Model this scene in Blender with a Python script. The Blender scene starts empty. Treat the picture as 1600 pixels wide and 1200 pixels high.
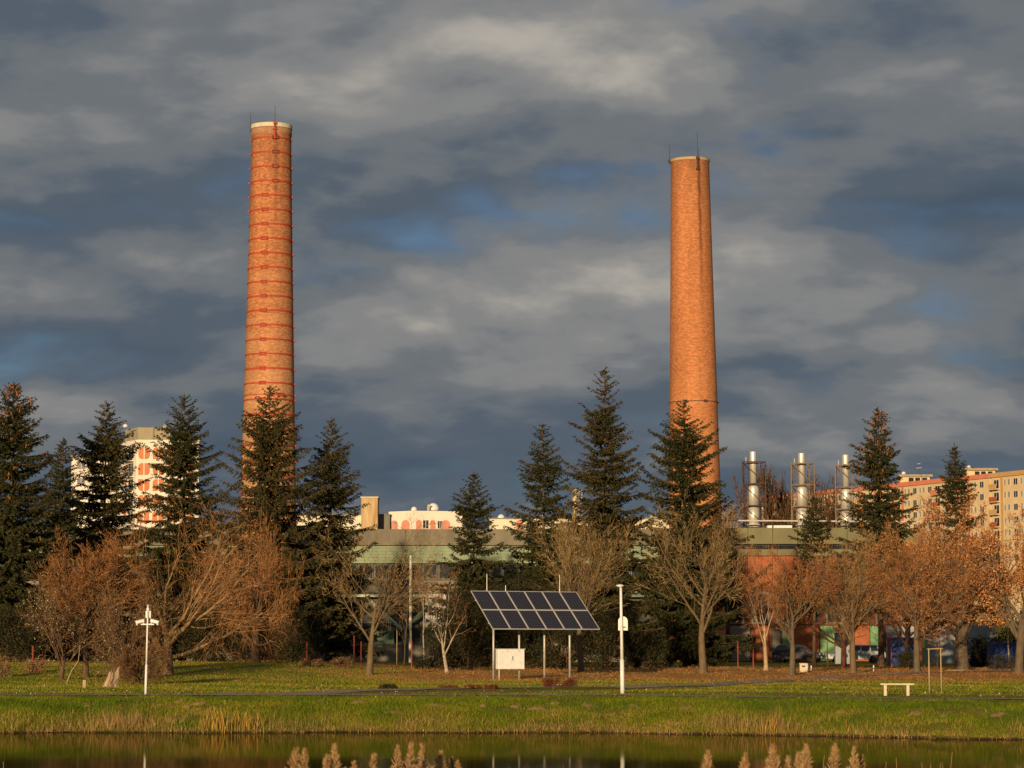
import bpy, math, random
import numpy as np
from mathutils import Vector, Matrix

sc = bpy.context.scene
COL = sc.collection
R = math.radians

# ------------------------------------------------------------------ camera
F, HZ, CAMZ = 4200.0, 1016.0, 2.45          # focal length in photo pixels, horizon row, eye height above the water
PITCH = math.atan((HZ - 600) / F)
cam = bpy.data.cameras.new("camera")
cam.sensor_fit = 'HORIZONTAL'; cam.sensor_width = 36.0
cam.lens = 36.0 * F / 1600.0
cam.clip_start = 0.5; cam.clip_end = 9000
camo = bpy.data.objects.new("camera", cam); COL.objects.link(camo)
camo.location = (0, 0, CAMZ); camo.rotation_euler = (R(90) + PITCH, 0, 0)
sc.camera = camo

# ------------------------------------------------------------------ sun, sky, exposure
SUN_EL, SUN_AZ = R(8.5), R(14)              # low sun behind the photographer, a little to the left
S = Vector((-math.sin(SUN_AZ) * math.cos(SUN_EL), -math.cos(SUN_AZ) * math.cos(SUN_EL), math.sin(SUN_EL)))
sl = bpy.data.lights.new("sun", 'SUN'); sl.energy = 5.0; sl.angle = R(0.5); sl.color = (1.0, 0.745, 0.46)
so = bpy.data.objects.new("sun", sl); COL.objects.link(so); so.location = (0, -20, 60)
so.rotation_euler = (-S).to_track_quat('-Z', 'Y').to_euler()

w = bpy.data.worlds.new("World"); sc.world = w; w.use_nodes = True
nt = w.node_tree; nt.nodes.clear()
def N(t, **k):
    n = nt.nodes.new(t)
    for a, b in k.items(): setattr(n, a, b)
    return n
def L(a, b): nt.links.new(a, b)
def M(op, a, b=None, c=None):
    n = N('ShaderNodeMath', operation=op)
    for i, v in enumerate((a, b, c)):
        if v is None: continue
        if isinstance(v, (int, float)): n.inputs[i].default_value = v
        else: L(v, n.inputs[i])
    return n.outputs[0]
def ramp(fac, stops, interp='EASE'):
    n = N('ShaderNodeValToRGB'); cr = n.color_ramp; cr.interpolation = interp
    while len(cr.elements) < len(stops): cr.elements.new(0.5)
    for e, (p, c) in zip(cr.elements, stops):
        e.position = p; e.color = (c, c, c, 1) if isinstance(c, (int, float)) else (*c, 1)
    L(fac, n.inputs[0]); return n.outputs[0]
def mixc(fac, a, b, mode='MIX'):
    n = N('ShaderNodeMix', data_type='RGBA', blend_type=mode)
    if isinstance(fac, (int, float)): n.inputs[0].default_value = fac
    else: L(fac, n.inputs[0])
    for i, v in ((6, a), (7, b)):
        if isinstance(v, tuple): n.inputs[i].default_value = (*v, 1)
        else: L(v, n.inputs[i])
    return n.outputs[2]
sky = N('ShaderNodeTexSky', sky_type='NISHITA'); sky.sun_disc = False
sky.sun_elevation = SUN_EL; sky.sun_rotation = math.pi + SUN_AZ
tc = N('ShaderNodeTexCoord'); sx = N('ShaderNodeSeparateXYZ'); L(tc.outputs['Generated'], sx.inputs[0])
zc = M('ADD', M('MAXIMUM', sx.outputs[2], 0.0), 0.40)
cv = N('ShaderNodeCombineXYZ'); L(M('DIVIDE', sx.outputs[0], zc), cv.inputs[0]); L(M('DIVIDE', sx.outputs[1], zc), cv.inputs[1])
def noise(scale, detail, rough, off, dist=0.0, sxy=(1, 1)):
    mp = N('ShaderNodeMapping'); L(cv.outputs[0], mp.inputs[0]); mp.inputs['Location'].default_value = off
    mp.inputs['Scale'].default_value = (sxy[0], sxy[1], 1)
    n = N('ShaderNodeTexNoise'); L(mp.outputs[0], n.inputs['Vector']); n.inputs['Scale'].default_value = scale
    n.inputs['Detail'].default_value = detail; n.inputs['Roughness'].default_value = rough; n.inputs['Distortion'].default_value = dist
    return n.outputs[0]
OFF = (33.1, 1.7)
def fbm(dv): return noise(4.2, 6, 0.51, (OFF[0], OFF[1] + dv, 0), 0.12, (1.0, 1.25))
d0, d1, d2 = fbm(0), fbm(-0.055), fbm(-0.15)            # cloud thickness here and a little nearer the sun: lit tops, shaded undersides
light = M('ADD', M('MULTIPLY', M('SUBTRACT', d0, d1), 2.6), M('MULTIPLY', M('SUBTRACT', d0, d2), 1.3))
broad = noise(2.0, 2, 0.5, (OFF[0] + 3, 4.1, 0), 0.0)
tone = M('ADD', M('ADD', M('MULTIPLY', light, 0.44), M('MULTIPLY', broad, 0.72)), M('MULTIPLY_ADD', M('MINIMUM', sx.outputs[2], 0.14), 1.55, -0.085))
ccol = ramp(tone, [(0.10, (0.62, 0.88, 1.22)), (0.32, (0.84, 1.08, 1.40)), (0.48, (1.42, 1.56, 1.70)), (0.62, (2.10, 2.11, 2.12)), (0.86, (4.0, 3.7, 3.25))])
gap = ramp(d0, [(0.27, 1.0), (0.45, 0.0)])
skyc = mixc(1.0, sky.outputs[0], (0.37, 0.54, 0.90), 'MULTIPLY')
gap = M('MULTIPLY', gap, ramp(sx.outputs[2], [(0.03, 0.15), (0.12, 0.62)]))
tot = mixc(gap, ccol, skyc)
bg = N('ShaderNodeBackground'); L(tot, bg.inputs[0]); bg.inputs[1].default_value = 0.10
wo = N('ShaderNodeOutputWorld'); L(bg.outputs[0], wo.inputs[0])

sc.view_settings.view_transform = 'Standard'; sc.view_settings.look = 'None'
sc.view_settings.exposure = 0.12; sc.view_settings.gamma = 1.0; sc.view_settings.use_curve_mapping = False
sc.render.engine = 'CYCLES'

# ------------------------------------------------------------------ helpers
def at(px, py, Y):                                   # a pixel is only a direction: Y is the distance taken from what the thing stands on
    a, b = (px - 800) / F, (600 - py) / F
    y = math.cos(PITCH) - b * math.sin(PITCH); z = math.sin(PITCH) + b * math.cos(PITCH)
    t = Y / y
    return Vector((a * t, Y, CAMZ + z * t))
def sstep(a, b, x):
    t = np.clip((np.asarray(x, float) - a) / (b - a), 0, 1); return t * t * (3 - 2 * t)
def shore(x):
    x = np.asarray(x, float)
    return 81.0 - 7.0 * sstep(1, 17, x) + 0.22 * np.sin(x * 0.9) + 0.13 * np.sin(x * 2.3 + 1) + 0.07 * np.sin(x * 5.1) + 0.05 * np.sin(x * 11.3 + 2) + 0.03 * np.sin(x * 23.7)
TY = [0, 9, 13, 18, 25]; TZ = [0.85, 0.8, 0.0, -0.5, -1.2]
GY = [84, 100, 120, 137, 150, 160, 195, 260, 400, 600, 3000]; GZ = [0.90, 0.93, 0.95, 0.98, 1.20, 1.29, 1.38, 1.45, 4, 9, 14]
PATH2 = [(-9, 90), (-6, 97), (-3.5, 101.5), (0, 103.5), (4, 108), (8, 116), (11.5, 128), (17, 141), (24, 150), (33, 156), (45, 160), (60, 163)]
P2X = [p[0] for p in PATH2]; P2Y = [p[1] for p in PATH2]
def terrain(x, Y):
    x = np.asarray(x, float); Y = np.asarray(Y, float)
    t = Y - shore(x)
    g = np.interp(Y, GY, GZ) + 0.42 * sstep(-4, -13, x) * sstep(118, 150, Y) * (1 - sstep(170, 210, Y))
    g = g + 0.03 * np.sin(x * 0.45 + Y * 0.2) * np.sin(Y * 0.31) * sstep(86, 95, Y)
    pc = 88.3 - 7.0 * sstep(1, 17, x); g = g + 0.08 * (1 - sstep(.9, 1.7, np.abs(Y - pc)))
    p2 = np.interp(x, P2X, P2Y); g = g + 0.07 * (1 - sstep(1.0, 2.6, np.abs(Y - p2))) * (x > -9.5)
    bank = 0.05 + (g - 0.05) * (1 - (1 - np.clip(t / 6.0, 0, 1)) ** 1.6) + 0.035 * np.sin(x * 1.7 + Y) * np.sin(Y * 2.1 + x * .6) * (t < 6)
    z = np.where(t > 0, np.where(t < 6.0, bank, g), np.maximum(0.05 + t * 0.7, -1.2))
    return np.where(Y < 30, np.interp(Y, TY, TZ), z)
def gz(x, Y): return float(terrain(x, Y))
def foot(px, Y):                                     # the ground point in that direction at distance Y
    p = at(px, 1040, Y); return Vector((p.x, Y, gz(p.x, Y)))

def mkobj(name, me, mat, parent=None, loc=None):
    if mat is not None: me.materials.append(mat)
    o = bpy.data.objects.new(name, me); COL.objects.link(o)
    if parent is not None: o.parent = parent
    if loc is not None: o.location = loc
    return o
def mesh_np(name, V, Fq, smooth=False):
    V = np.asarray(V, np.float32); me = bpy.data.meshes.new(name)
    Fq = [np.asarray(f, np.int32) for f in (Fq if isinstance(Fq, list) else [Fq]) if len(f)]
    me.vertices.add(len(V)); me.vertices.foreach_set('co', V.ravel())
    idx = np.concatenate([f.ravel() for f in Fq]); tot = np.concatenate([np.full(len(f), f.shape[1], np.int32) for f in Fq])
    st = np.concatenate([[0], np.cumsum(tot)[:-1]]).astype(np.int32)
    me.loops.add(len(idx)); me.loops.foreach_set('vertex_index', idx)
    me.polygons.add(len(tot)); me.polygons.foreach_set('loop_start', st)
    if smooth: me.polygons.foreach_set('use_smooth', np.ones(len(tot), bool))
    me.update(calc_edges=True); return me
class MB:
    def __init__(s): s.v = []; s.f = []
    def add(s, vs, fs):
        o = len(s.v); s.v += [tuple(v) for v in vs]; s.f += [tuple(i + o for i in f) for f in fs]; return s
    def box(s, c, d, rz=0.0, bev=0.0):
        x, y, z = d[0] / 2, d[1] / 2, d[2] / 2; ca, sa = math.cos(rz), math.sin(rz)
        P = lambda a, b, e: (c[0] + a * ca - b * sa, c[1] + a * sa + b * ca, c[2] + e)
        return s.add([P(a, b, e) for e in (-z, z) for a, b in ((-x, -y), (x, -y), (x, y), (-x, y))],
                     [(3, 2, 1, 0), (4, 5, 6, 7), (0, 1, 5, 4), (1, 2, 6, 5), (2, 3, 7, 6), (3, 0, 4, 7)])
    def bx(s, x0, x1, y0, y1, z0, z1): return s.box(((x0 + x1) / 2, (y0 + y1) / 2, (z0 + z1) / 2), (x1 - x0, y1 - y0, z1 - z0))
    def cyl(s, p0, p1, r0, r1=None, n=10, caps=True):
        r1 = r0 if r1 is None else r1; p0, p1 = Vector(p0), Vector(p1); d = (p1 - p0).normalized()
        u = d.cross(Vector((0, 0, 1)) if abs(d.z) < 0.9 else Vector((1, 0, 0))).normalized(); v = d.cross(u)
        vs = []
        for p, r in ((p0, r0), (p1, r1)):
            vs += [p + (u * math.cos(2 * math.pi * k / n) + v * math.sin(2 * math.pi * k / n)) * r for k in range(n)]
        fs = [(k, (k + 1) % n, n + (k + 1) % n, n + k) for k in range(n)]
        if caps: fs += [tuple(range(n))[::-1], tuple(range(n, 2 * n))]
        return s.add(vs, fs)
    def lathe(s, prof, n=24, c=(0, 0, 0), close=True):
        vs = []; m = len(prof)
        for r, z in prof: vs += [(c[0] + r * math.cos(2 * math.pi * k / n), c[1] + r * math.sin(2 * math.pi * k / n), c[2] + z) for k in range(n)]
        fs = [(j * n + k, j * n + (k + 1) % n, (j + 1) * n + (k + 1) % n, (j + 1) * n + k) for j in range(m - 1) for k in range(n)]
        if close: fs += [tuple(range(n))[::-1], tuple(range((m - 1) * n, m * n))]
        return s.add(vs, fs)
    def prism(s, pts, y0, y1):                       # outline in x,z extruded along y
        n = len(pts)
        return s.add([(x, y0, z) for x, z in pts] + [(x, y1, z) for x, z in pts],
                     [tuple(range(n)), tuple(range(n, 2 * n))[::-1]] + [(k, n + k, n + (k + 1) % n, (k + 1) % n) for k in range(n)])
    def mesh(s, name, smooth=False):
        me = bpy.data.meshes.new(name); me.from_pydata(s.v, [], s.f)
        if smooth: me.polygons.foreach_set('use_smooth', [True] * len(me.polygons))
        me.update(); return me
    def build(s, name, mat, parent=None, smooth=False, loc=None): return mkobj(name, s.mesh(name, smooth), mat, parent, loc)
def flatfix(o, deg=35):
    for p in o.data.polygons: p.use_smooth = True
    try: o.data.set_sharp_from_angle(angle=R(deg))
    except Exception: pass
    return o
def bevel(o, wdt, seg=2):
    m = o.modifiers.new('bevel', 'BEVEL'); m.width = wdt; m.segments = seg; m.limit_method = 'ANGLE'; return o

def tag(o, label, cat, group=None):
    o['label'] = label; o['category'] = cat
    if group: o['group'] = group
    return o
def thing(name, label, cat, loc, rz=0.0, group=None):
    o = bpy.data.objects.new(name, None); COL.objects.link(o); o.empty_display_size = 0.2
    o.location = loc; o.rotation_euler = (0, 0, rz); return tag(o, label, cat, group)
def struct(o): o['kind'] = 'structure'; return o
def stuff(o): o['kind'] = 'stuff'; return o

# ------------------------------------------------------------------ materials
MATS = {}
def mat(name, c1, c2=None, scale=3.0, rough=0.8, metal=0.0, bump=0.0, bscale=None, c3=None, stretch=(1, 1, 1), detail=5, lo=0.35, hi=0.65, spec=0.3):
    if name in MATS: return MATS[name]
    m = bpy.data.materials.new(name); m.use_nodes = True; t = m.node_tree; b = t.nodes['Principled BSDF']
    b.inputs['Roughness'].default_value = rough; b.inputs['Metallic'].default_value = metal
    b.inputs['Specular IOR Level'].default_value = spec
    tcn = t.nodes.new('ShaderNodeTexCoord'); mp = t.nodes.new('ShaderNodeMapping'); mp.inputs['Scale'].default_value = stretch
    t.links.new(tcn.outputs['Object'], mp.inputs[0])
    no = t.nodes.new('ShaderNodeTexNoise'); no.inputs['Scale'].default_value = scale; no.inputs['Detail'].default_value = detail
    no.inputs['Roughness'].default_value = 0.6; t.links.new(mp.outputs[0], no.inputs['Vector'])
    cr = t.nodes.new('ShaderNodeValToRGB'); e = cr.color_ramp.elements
    c2 = c2 or tuple(v * 0.8 for v in c1)
    e[0].position = lo; e[0].color = (*c1, 1); e[1].position = hi; e[1].color = (*c2, 1)
    if c3: x = e.new((lo + hi) / 2); x.color = (*c3, 1)
    t.links.new(no.outputs[0], cr.inputs[0]); t.links.new(cr.outputs[0], b.inputs['Base Color'])
    if bump:
        n2 = t.nodes.new('ShaderNodeTexNoise'); n2.inputs['Scale'].default_value = bscale or scale * 4; n2.inputs['Detail'].default_value = 4
        t.links.new(mp.outputs[0], n2.inputs['Vector'])
        bp = t.nodes.new('ShaderNodeBump'); bp.inputs['Strength'].default_value = bump; bp.inputs['Distance'].default_value = 0.05
        t.links.new(n2.outputs[0], bp.inputs['Height']); t.links.new(bp.outputs[0], b.inputs['Normal'])
    MATS[name] = m; return m
def leafmat(name, c1, c2, c3=None, scale=1.2, rough=0.7, trans=0.0):
    """foliage: colour varies from clump to clump (position) and from leaf to leaf (island)"""
    if name in MATS: return MATS[name]
    m = mat(name, c1, c2, scale=scale, rough=rough, c3=c3, spec=0.15)
    t = m.node_tree; b = t.nodes['Principled BSDF']; g = t.nodes.new('ShaderNodeNewGeometry')
    mm = t.nodes.new('ShaderNodeMapRange'); mm.inputs[3].default_value = 0.55; mm.inputs[4].default_value = 1.4
    t.links.new(g.outputs['Random Per Island'], mm.inputs[0])
    mx = t.nodes.new('ShaderNodeMix'); mx.data_type = 'RGBA'; mx.blend_type = 'MULTIPLY'; mx.inputs[0].default_value = 1
    src = b.inputs['Base Color'].links[0].from_socket
    t.links.new(src, mx.inputs[6]); t.links.new(mm.outputs[0], mx.inputs[7]); t.links.new(mx.outputs[2], b.inputs['Base Color'])
    return m

# ------------------------------------------------------------------ ground
def axis(parts):
    out = []
    for a, b, st in parts: out += list(np.arange(a, b - 1e-6, st))
    return np.array(out + [parts[-1][1]])
gx_ = axis([(-2600, -400, 200), (-400, -100, 20), (-100, -45, 3), (-45, 45, 0.5), (45, 100, 3), (100, 400, 20), (400, 2600, 200)])
gy_ = axis([(-60, 8, 8), (8, 24, 1), (24, 68, 4), (68, 92, 0.3), (92, 175, 1), (175, 300, 5), (300, 700, 20), (700, 3000, 150)])
GX, GYm = np.meshgrid(gx_, gy_); GZm = terrain(GX, GYm)
V = np.stack([GX.ravel(), GYm.ravel(), GZm.ravel()], 1); nx, ny = len(gx_), len(gy_)
ii = (np.arange(ny - 1)[:, None] * nx + np.arange(nx - 1)[None]).ravel()
gm = bpy.data.materials.new('ground'); gm.use_nodes = True
def ground_nodes(m):
    t = m.node_tree; b = t.nodes['Principled BSDF']; b.inputs['Roughness'].default_value = 0.95; b.inputs['Specular IOR Level'].default_value = 0.1
    g = t.nodes.new('ShaderNodeNewGeometry'); LK = t.links.new
    def nz(sc_, det, st=(1, 1, 1)):
        mp = t.nodes.new('ShaderNodeMapping'); mp.inputs['Scale'].default_value = st; LK(g.outputs['Position'], mp.inputs[0])
        n = t.nodes.new('ShaderNodeTexNoise'); n.inputs['Scale'].default_value = sc_; n.inputs['Detail'].default_value = det; n.inputs['Roughness'].default_value = .65
        LK(mp.outputs[0], n.inputs['Vector']); return n.outputs[0]
    def rp(f, st):
        n = t.nodes.new('ShaderNodeValToRGB'); n.color_ramp.interpolation = 'EASE'
        while len(n.color_ramp.elements) < len(st): n.color_ramp.elements.new(.5)
        for e, (p, c) in zip(n.color_ramp.elements, st): e.position = p; e.color = (*c, 1) if isinstance(c, tuple) else (c, c, c, 1)
        LK(f, n.inputs[0]); return n.outputs[0]
    def mx(f, a, c):
        n = t.nodes.new('ShaderNodeMix'); n.data_type = 'RGBA'
        LK(f, n.inputs[0]); LK(a, n.inputs[6]); LK(c, n.inputs[7]); return n.outputs[2]
    grass = rp(nz(0.9, 8), [(0.30, (0.09, 0.10, 0.008)), (0.5, (0.15, 0.145, 0.012)), (0.68, (0.21, 0.16, 0.035))])
    soil = rp(nz(5, 5), [(0.35, (0.16, 0.085, 0.035)), (0.65, (0.30, 0.17, 0.075))])
    patch = rp(nz(0.55, 7, (1, 1.5, 1)), [(0.56, 0.0), (0.66, 1.0)])
    c = mx(patch, grass, soil)
    sp = t.nodes.new('ShaderNodeSeparateXYZ'); LK(g.outputs['Position'], sp.inputs[0])
    # fallen leaves under the row of trees
    def mr(v, a, b_):
        n = t.nodes.new('ShaderNodeMapRange'); n.inputs[1].default_value = a; n.inputs[2].default_value = b_; LK(v, n.inputs[0]); return n.outputs[0]
    def mth(op, a, b_):
        n = t.nodes.new('ShaderNodeMath'); n.operation = op; LK(a, n.inputs[0])
        if isinstance(b_, float): n.inputs[1].default_value = b_
        else: LK(b_, n.inputs[1])
        return n.outputs[0]
    band = mth('MULTIPLY', mth('MULTIPLY', mr(sp.outputs[1], 112, 140), mr(sp.outputs[1], 200, 170)), mr(sp.outputs[0], -22, -6))
    lit = rp(mth('MULTIPLY', band, nz(0.35, 6)), [(0.24, 0.0), (0.46, 1.0)])
    leaf = rp(nz(4, 6), [(0.35, (0.26, 0.115, 0.03)), (0.6, (0.50, 0.24, 0.075))])
    c = mx(lit, c, leaf)
    mud = rp(nz(2, 3), [(0.4, (0.05, 0.032, 0.016)), (0.6, (0.10, 0.06, 0.03))])
    c = mx(mr(sp.outputs[2], 0.06, 0.03), c, mud)
    LK(c, b.inputs['Base Color'])
    bp = t.nodes.new('ShaderNodeBump'); bp.inputs['Strength'].default_value = 0.9; bp.inputs['Distance'].default_value = 0.12
    LK(nz(7, 6), bp.inputs['Height']); LK(bp.outputs[0], b.inputs['Normal'])
ground_nodes(gm)
struct(mkobj('ground', mesh_np('ground', V, np.stack([ii, ii + 1, ii + nx + 1, ii + nx], 1), True), gm))

# pond water
wm = bpy.data.materials.new('water'); wm.use_nodes = True
def water_nodes(m):
    t = m.node_tree; t.nodes.remove(t.nodes['Principled BSDF'])
    df = t.nodes.new('ShaderNodeBsdfDiffuse'); df.inputs['Color'].default_value = (0.020, 0.016, 0.006, 1)      # murky body
    gl = t.nodes.new('ShaderNodeBsdfGlossy'); gl.inputs['Color'].default_value = (0.66, 0.64, 0.56, 1); gl.inputs['Roughness'].default_value = 0.05
    fr_ = t.nodes.new('ShaderNodeFresnel'); fr_.inputs['IOR'].default_value = 1.33; mxs = t.nodes.new('ShaderNodeMixShader')
    for a_, b_ in ((fr_.outputs[0], mxs.inputs[0]), (df.outputs[0], mxs.inputs[1]), (gl.outputs[0], mxs.inputs[2]), (mxs.outputs[0], t.nodes['Material Output'].inputs[0])): t.links.new(a_, b_)
    g = t.nodes.new('ShaderNodeNewGeometry'); mp = t.nodes.new('ShaderNodeMapping'); mp.inputs['Scale'].default_value = (0.5, 0.12, 1)
    n = t.nodes.new('ShaderNodeTexNoise'); n.inputs['Scale'].default_value = 1.4; n.inputs['Detail'].default_value = 3
    t.links.new(g.outputs['Position'], mp.inputs[0]); t.links.new(mp.outputs[0], n.inputs['Vector'])
    bp = t.nodes.new('ShaderNodeBump'); bp.inputs['Strength'].default_value = 0.035; bp.inputs['Distance'].default_value = 0.1
    t.links.new(n.outputs[0], bp.inputs['Height']); t.links.new(bp.outputs[0], gl.inputs['Normal'])
water_nodes(wm)
struct(MB().add([(-170, 11, 0), (170, 11, 0), (170, 96, 0), (-170, 96, 0)], [(0, 1, 2, 3)]).build('water', wm))

# footpaths: asphalt ribbons laid just above the ground
asph = mat('asphalt', (0.26, 0.20, 0.15), (0.36, 0.28, 0.20), scale=2, rough=1, bump=.8, spec=0)
def ribbon(name, pts, wdt, m, lift=0.02):
    P = []
    for a, b in zip(pts[:-1], pts[1:]):
        n = max(2, int((Vector(b) - Vector(a)).length / 0.6))
        P += [Vector(a).lerp(Vector(b), k / n) for k in range(n)]
    P.append(Vector(pts[-1])); vs = []; fs = []
    for k, p in enumerate(P):
        d = (P[min(k + 1, len(P) - 1)] - P[max(k - 1, 0)]).normalized(); nrm = Vector((-d.y, d.x))
        for j in range(5):
            q = p + nrm * wdt * (j / 4 - .5); vs.append((q.x, q.y, gz(q.x, q.y) + lift))
    for k in range(len(P) - 1):
        for j in range(4): a = k * 5 + j; fs.append((a, a + 1, a + 6, a + 5))
    return struct(MB().add(vs, fs).build(name, m, smooth=True))
PATH1 = [(x, 88.3 - 7.0 * float(sstep(1, 17, x))) for x in np.arange(-60, 61, 2.0)]
ribbon('footpath', PATH1, 1.7, asph)
pal = mat('pale_path', (0.42, 0.30, 0.20), (0.30, 0.21, 0.14), scale=2, rough=.9, bump=.3)
ribbon('side_path', PATH2, 1.8, asph)

# ------------------------------------------------------------------ chimneys
def brickmat(name, a, b, c, low, z0, z1, stain):
    m = bpy.data.materials.new(name); m.use_nodes = True; t = m.node_tree; bs = t.nodes['Principled BSDF']; LK = t.links.new
    bs.inputs['Roughness'].default_value = 0.9; bs.inputs['Specular IOR Level'].default_value = 0.15
    tcn = t.nodes.new('ShaderNodeTexCoord'); br = t.nodes.new('ShaderNodeTexBrick'); LK(tcn.outputs['UV'], br.inputs['Vector'])
    br.inputs['Scale'].default_value = 1; br.inputs['Brick Width'].default_value = .30; br.inputs['Row Height'].default_value = .13
    br.inputs['Mortar Size'].default_value = .014; br.inputs['Color1'].default_value = (*a, 1); br.inputs['Color2'].default_value = (*b, 1); br.inputs['Mortar'].default_value = (*c, 1)
    br.inputs['Bias'].default_value = -0.1
    def nz(sc_, st, d=5):
        mp = t.nodes.new('ShaderNodeMapping'); mp.inputs['Scale'].default_value = st; LK(tcn.outputs['Object'], mp.inputs[0])
        n = t.nodes.new('ShaderNodeTexNoise'); n.inputs['Scale'].default_value = sc_; n.inputs['Detail'].default_value = d; LK(mp.outputs[0], n.inputs['Vector']); return n.outputs[0]
    def mix(f, x, y, mode='MIX'):
        n = t.nodes.new('ShaderNodeMix'); n.data_type = 'RGBA'; n.blend_type = mode
        if isinstance(f, float): n.inputs[0].default_value = f
        else: LK(f, n.inputs[0])
        LK(x, n.inputs[6])
        if isinstance(y, tuple): n.inputs[7].default_value = (*y, 1)
        else: LK(y, n.inputs[7])
        return n.outputs[2]
    def mr(v, i0, i1, o0=0.0, o1=1.0):
        n = t.nodes.new('ShaderNodeMapRange'); n.inputs[1].default_value = i0; n.inputs[2].default_value = i1; n.inputs[3].default_value = o0; n.inputs[4].default_value = o1; LK(v, n.inputs[0]); return n.outputs[0]
    sp = t.nodes.new('ShaderNodeSeparateXYZ'); LK(tcn.outputs['Object'], sp.inputs[0])
    col = br.outputs['Color']
    # paler bricks in the lower courses, in uneven belts
    h = t.nodes.new('ShaderNodeMath'); h.operation = 'ADD'; LK(mr(sp.outputs[2], z1, z0), h.inputs[0]); LK(mr(nz(.5, (.2, .2, 1.6)), .3, .7, -.22, .22), h.inputs[1])
    col = mix(mr(h.outputs[0], .25, .75, 0.0, 0.85), col, mix(0.5, col, low))
    col = mix(1.0, col, mr(nz(4.5, (1, 1, 1.6), 8), .3, .7, .80, 1.18), 'MULTIPLY')
    col = mix(1.0, col, mr(nz(.8, (1.2, 1.2, .12)), .35, .7, 1.06, .80), 'MULTIPLY')
    # soot and rust run-off: a streak below the lightning-rod bracket and a sooty rim
    def mth(op, x_, y_):
        n = t.nodes.new('ShaderNodeMath'); n.operation = op; LK(x_, n.inputs[0])
        if isinstance(y_, float): n.inputs[1].default_value = y_
        else: LK(y_, n.inputs[1])
        return n.outputs[0]
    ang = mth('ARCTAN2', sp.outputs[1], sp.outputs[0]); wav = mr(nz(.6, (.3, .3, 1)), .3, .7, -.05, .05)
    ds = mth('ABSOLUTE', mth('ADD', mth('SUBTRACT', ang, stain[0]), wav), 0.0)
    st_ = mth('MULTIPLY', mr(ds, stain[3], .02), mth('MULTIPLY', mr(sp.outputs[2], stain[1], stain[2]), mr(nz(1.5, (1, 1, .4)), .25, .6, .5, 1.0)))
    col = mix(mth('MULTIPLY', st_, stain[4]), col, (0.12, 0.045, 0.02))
    col = mix(mth('MULTIPLY', mr(sp.outputs[2], stain[5] - 4.5, stain[5] + .5), mr(nz(1.2, (1.5, 1.5, .3)), .3, .7, .0, .75)), col, (0.16, 0.075, 0.04))
    LK(col, bs.inputs['Base Color'])
    bp = t.nodes.new('ShaderNodeBump'); bp.inputs['Strength'].default_value = .5; bp.inputs['Distance'].default_value = .02
    LK(br.outputs['Fac'], bp.inputs['Height']); bp.invert = True; LK(bp.outputs[0], bs.inputs['Normal'])
    return m
def brick_shaft(prof, n=72, wall=0.45):
    """outer shell with uv in metres, open flue at the top"""
    vs = []; fs = []; uv = []
    rows = prof + [(prof[-1][0] - wall, prof[-1][1]), (prof[-1][0] - wall, prof[-1][1] - 6)]
    for r, z in rows: vs += [(r * math.cos(2 * math.pi * k / n), r * math.sin(2 * math.pi * k / n), z) for k in range(n)]
    for j in range(len(rows) - 1):
        for k in range(n):
            fs.append((j * n + k, j * n + (k + 1) % n, (j + 1) * n + (k + 1) % n, (j + 1) * n + k))
            for kk, jj in ((k, j), (k + 1, j), (k + 1, j + 1), (k, j + 1)): uv.append((kk / n * 13.2, rows[jj][1]))
    me = bpy.data.meshes.new('shaft'); me.from_pydata(vs, [], fs); ul = me.uv_layers.new(name='UVMap')
    ul.data.foreach_set('uv', np.array(uv, np.float32).ravel())
    me.polygons.foreach_set('use_smooth', [True] * len(me.polygons)); me.set_sharp_from_angle(angle=R(40)); return me
def ring(r, z, h, t, n=56): return MB().lathe([(r - .03, z - h / 2), (r + t, z - h / 2), (r + t, z + h / 2), (r - .03, z + h / 2)], n, close=False)
def pol(r, a, z): return (r * math.cos(a), r * math.sin(a), z)

YC = 232.0
red = mat('red_iron', (0.42, 0.055, 0.022), (0.30, 0.045, 0.02), scale=1.5, rough=.7)
darkiron = mat('dark_iron', (0.05, 0.035, 0.03), (0.09, 0.05, 0.035), scale=5, rough=.7)
cream = mat('weathered_cap', (0.62, 0.54, 0.38), (0.50, 0.42, 0.28), scale=2, rough=.9, bump=.2)
base = at(417, 1034, YC); zt = at(424, 203, YC).z; z0 = gz(base.x, YC) - 0.2
px2m = YC / (F * 1.0)
c1 = thing('brick_chimney', 'tall tapering brick chimney ringed with many red iron bands', 'chimney', (base.x, YC, z0))
H1 = zt - z0; r_bot, r_top = 49.5 * px2m, 31.0 * px2m
rad1 = lambda z: r_top + (r_bot - r_top) * (1 - z / H1) ** 1.12
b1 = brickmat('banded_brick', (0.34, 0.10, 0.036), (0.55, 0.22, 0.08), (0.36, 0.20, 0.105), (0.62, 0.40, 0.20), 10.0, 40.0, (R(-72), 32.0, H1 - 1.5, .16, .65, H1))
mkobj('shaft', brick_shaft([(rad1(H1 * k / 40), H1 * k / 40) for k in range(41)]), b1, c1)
MB().lathe([(r_top - .45, H1 + .002), (r_top + .10, H1 + .002), (r_top + .10, H1 + .36), (r_top - .40, H1 + .42)], 56, close=False).build('cap', cream, c1)
MB().lathe([(r_top - .02, H1 - .62), (r_top + .06, H1 - .55), (r_top + .06, H1 - .03), (r_top - .02, H1)], 56, close=False).build('collar', mat('collar_brick', (0.30, 0.15, 0.08), (0.42, 0.23, 0.12), scale=3, rough=.9), c1, True)
band_y = list(np.linspace(213, 575, 17)) + [598] + [616] + [623.5, 647, 671, 695, 720, 744, 768, 792, 816, 840, 864]
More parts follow.
